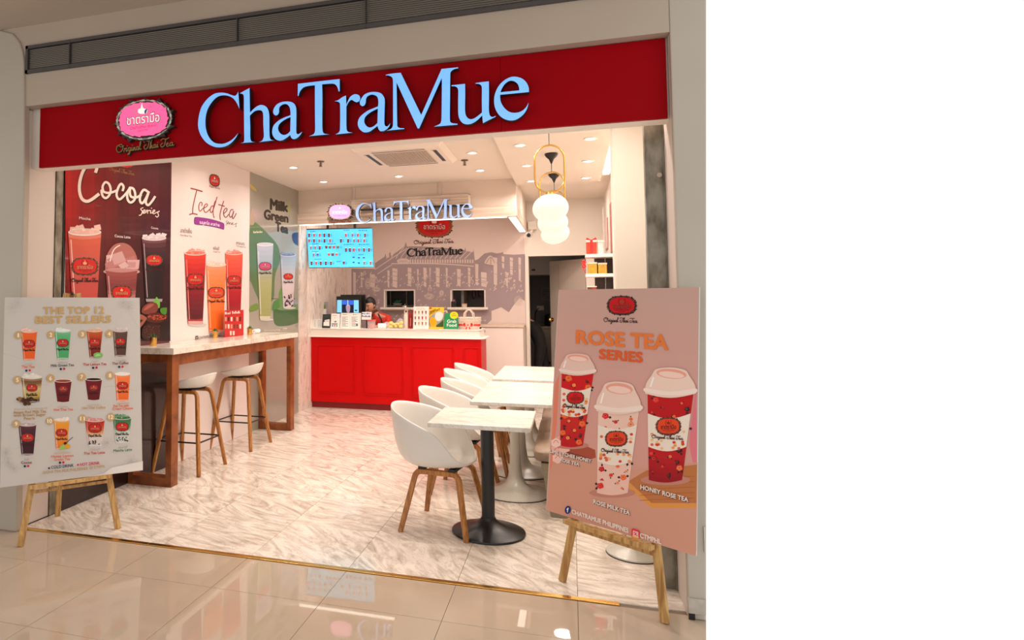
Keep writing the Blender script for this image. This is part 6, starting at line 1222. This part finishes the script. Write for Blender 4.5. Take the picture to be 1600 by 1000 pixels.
# ---------------------------------------------------------------- people
SKIN = mat('skin', (200, 146, 116), .55, var=.04, scale=12); HAIR = mat('hair_black', (26, 20, 20), .5, var=.3, scale=80); SHIRT = mat('shirt_red', (206, 44, 22), .7, var=.12, scale=40, bump=.2); BLK = mat('black_cloth', (20, 18, 20), .8, var=.2, scale=30)
def skin(name, pts, edges, rad, mt, parent, sub=2):
    me = bpy.data.meshes.new(name); me.from_pydata([tuple(p) for p in pts], edges, []); bm = bmesh.new(); bm.from_mesh(me); L_ = bm.verts.layers.skin.verify(); bm.verts.ensure_lookup_table()
    for v, r in zip(bm.verts, rad): v[L_].radius = r if isinstance(r, tuple) else (r, r)
    bm.verts[0][L_].use_root = True; bm.to_mesh(me); bm.free(); o = bpy.data.objects.new(name, me); C.objects.link(o); o.modifiers.new('k', 'SKIN').use_smooth_shade = True; m = o.modifiers.new('u', 'SUBSURF'); m.levels = m.render_levels = sub; me.materials.append(mt); o.parent = parent; return o
def head(parent, c, yaw_, pitch_):
    tf = Matrix.Rotation(yaw_, 3, 'Z') @ Matrix.Rotation(pitch_, 3, 'X'); c = Vector(c)      # face looks along -Y before turning
    m = MB(); m.ball((0, 0, 0), (.073, .090, .105), 24, 16)
    vs = []
    for x, y, z in m.v:
        if z < -.02: k = 1-.34*min(1, (-.02-z)/.085); x *= k; y = y*(1-.12*min(1, (-.02-z)/.085))-(.012 if y < 0 else 0)*min(1, (-.02-z)/.08)
        vs.append((x, y, z))
    m.v = [tuple(c+tf @ Vector(v)) for v in vs]
    def T(mb): mb.v = [tuple(c+tf @ Vector(v)) for v in mb.v]; return mb
    h = m.build('head', SKIN, parent, smooth=True)
    T(MB().ball((0, -.094, -.012), (.012, .018, .022), 12, 8)).build('nose', SKIN, parent, smooth=True)
    T(MB().ball((0, -.082, -.052), (.024, .010, .007), 12, 8)).build('mouth', mat('lips', (150, 76, 66), .5), parent, smooth=True)
    for s in (-1, 1):
        T(MB().ball((s*.029, -.079, .006), (.013, .008, .007), 12, 8)).build('eye', mat('eye_white', (220, 212, 204), .3), parent, smooth=True); T(MB().ball((s*.029, -.086, .005), (.006, .004, .006), 10, 6)).build('pupil', BLACK, parent); T(MB().ball((s*.029, -.083, .026), (.018, .006, .004), 10, 6)).build('eyebrow', HAIR, parent)
        T(MB().ball((s*.074, .006, -.004), (.009, .018, .028), 12, 8)).build('ear', SKIN, parent, smooth=True)
    hm = MB().ball((0, .012, .020), (.083, .094, .104), 24, 16); hm.v = [(x, (y if z > .045 else max(y, -.012)), z) for x, y, z in hm.v]; T(hm).build('hair', HAIR, parent, smooth=True)
def hand(parent, wrist, dirv, upv_, s=1.0, curl=.5):
    d = Vector(dirv).normalized(); n = Vector(upv_); n = (n-d*n.dot(d)).normalized(); b = d.cross(n); w_ = Vector(wrist)
    skin('hand', [w_, w_+d*.035*s, w_+d*.075*s], [(0, 1), (1, 2)], [(.020*s, .015*s), (.034*s, .014*s), (.036*s, .013*s)], SKIN, parent, 2)
    for k, (o_, l) in enumerate(((-.027, .062), (-.009, .072), (.009, .068), (.026, .052))):
        p0 = w_+d*.065*s+b*o_*s; p1 = p0+d*l*.45*s; p2 = p1+(d*math.cos(curl)-n*math.sin(curl))*l*.33*s; p3 = p2+(d*math.cos(curl*1.8)-n*math.sin(curl*1.8))*l*.3*s
        skin('finger', [p0, p1, p2, p3], [(0, 1), (1, 2), (2, 3)], [.0085*s, .008*s, .0072*s, .006*s], SKIN, parent, 1)
    t0 = w_+d*.02*s-b*.028*s; skin('thumb', [t0, t0+(d*.6-b*.7)*.032*s, t0+(d*.9-b*.6-n*.3)*.055*s], [(0, 1), (1, 2)], [.010*s, .009*s, .007*s], SKIN, parent, 1)
cpx = at(590, 497, Y=9.92); X_ = cpx.x
pe = empty('person', (X_, 9.86, 0)); pe.rotation_euler = (0, 0, 0); tag(pe, 'person in a red-orange shirt and black apron leaning over behind the counter', 'person')
L0 = lambda *p: (p[0], p[1], p[2])
pel, wst, chs, nk = (.10, .02, .88), (.09, .0, 1.02), (.055, -.07, 1.22), (.015, -.13, 1.315)
skin('body', [pel, wst, chs, nk, (-.02, -.16, 1.36), (-.105, -.11, 1.235), (-.14, -.22, 1.12), (-.10, -.42, 1.15), (.205, -.08, 1.235), (.25, -.19, 1.11), (.12, -.36, 1.14), (.02, .02, .78), (.02, -.02, .46), (.02, .02, .06), (.18, .02, .78), (.19, -.02, .46), (.19, .02, .06), (.02, -.10, .03), (.19, -.10, .03)],
     [(0, 1), (1, 2), (2, 3), (3, 4), (2, 5), (5, 6), (6, 7), (2, 8), (8, 9), (9, 10), (0, 11), (11, 12), (12, 13), (0, 14), (14, 15), (15, 16), (13, 17), (16, 18)], [(.14, .10), (.12, .085), (.15, .095), .05, .045, .045, .036, .024, .045, .036, .024, .075, .052, .036, .075, .052, .036, .03, .03], SKIN, pe)
skin('shirt', [pel, wst, chs, (.02, -.125, 1.305), (-.105, -.11, 1.24), (-.135, -.20, 1.14), (.205, -.08, 1.24), (.245, -.17, 1.13)], [(0, 1), (1, 2), (2, 3), (2, 4), (4, 5), (2, 6), (6, 7)], [(.155, .115), (.135, .10), (.162, .108), (.062, .055), .060, .050, .060, .050], SHIRT, pe)
skin('trousers', [(.10, .02, .90), (.02, .02, .78), (.02, -.02, .46), (.02, .02, .08), (.18, .02, .78), (.19, -.02, .46), (.19, .02, .08)], [(0, 1), (1, 2), (2, 3), (0, 4), (4, 5), (5, 6)], [(.155, .115), .088, .066, .055, .088, .066, .055], BLK, pe)
MB().box(-.03, .22, -.135, -.128, .55, 1.06).build('apron', BLK, pe); MB().tube([(.0, -.17, 1.05), (-.03, -.20, 1.22), (-.01, -.17, 1.30)], .011, 6, flat=.4).tube([(.15, -.17, 1.05), (.13, -.19, 1.22), (.07, -.15, 1.31)], .011, 6, flat=.4).build('apron_strap', BLK, pe)
head(pe, (-.045, -.19, 1.44), -.35, .38)
hand(pe, (-.10, -.42, 1.15), (.1, -1, -.12), (0, 0, 1)); hand(pe, (.12, -.36, 1.14), (-.2, -1, -.1), (0, 0, 1))
p2 = empty('person', (-.52, 11.25, 0)); tag(p2, 'person in black clothes bending over in the back room, partly hidden by the door frame', 'person')
skin('body', [(.08, 0, .93), (-.05, 0, 1.08), (-.25, 0, 1.20), (-.36, -.01, 1.22), (-.44, -.01, 1.22), (-.27, -.17, 1.13), (-.36, -.2, .92), (-.5, -.18, .86), (-.27, .17, 1.13), (-.36, .2, .92), (-.5, .18, .86), (.05, -.09, .80), (.0, -.10, .46), (.04, -.1, .07), (.05, .09, .80), (.10, .11, .46), (.14, .11, .07), (-.08, -.1, .035), (.02, .11, .035)],
     [(0, 1), (1, 2), (2, 3), (3, 4), (2, 5), (5, 6), (6, 7), (2, 8), (8, 9), (9, 10), (0, 11), (11, 12), (12, 13), (0, 14), (14, 15), (15, 16), (13, 17), (16, 18)], [(.12, .14), (.11, .13), (.12, .15), .05, .045, .05, .036, .026, .05, .036, .026, .08, .055, .036, .08, .055, .036, .03, .03], SKIN, p2)
skin('black_clothes', [(.08, 0, .94), (-.05, 0, 1.09), (-.25, 0, 1.21), (-.27, -.17, 1.13), (-.36, -.2, .94), (-.27, .17, 1.13), (-.36, .2, .94), (.05, -.09, .80), (.0, -.10, .46), (.04, -.1, .09), (.05, .09, .80), (.10, .11, .46), (.14, .11, .09)],
     [(0, 1), (1, 2), (2, 3), (3, 4), (2, 5), (5, 6), (0, 7), (7, 8), (8, 9), (0, 10), (10, 11), (11, 12)], [(.15, .17), (.13, .15), (.135, .16), .065, .05, .065, .05, .10, .07, .055, .10, .07, .055], BLK, p2)
head(p2, (-.54, -.01, 1.20), -1.57, .7)
hand(p2, (-.5, -.18, .86), (-1, 0, -.3), (0, 0, 1)); hand(p2, (-.5, .18, .86), (-1, 0, -.3), (0, 0, 1))
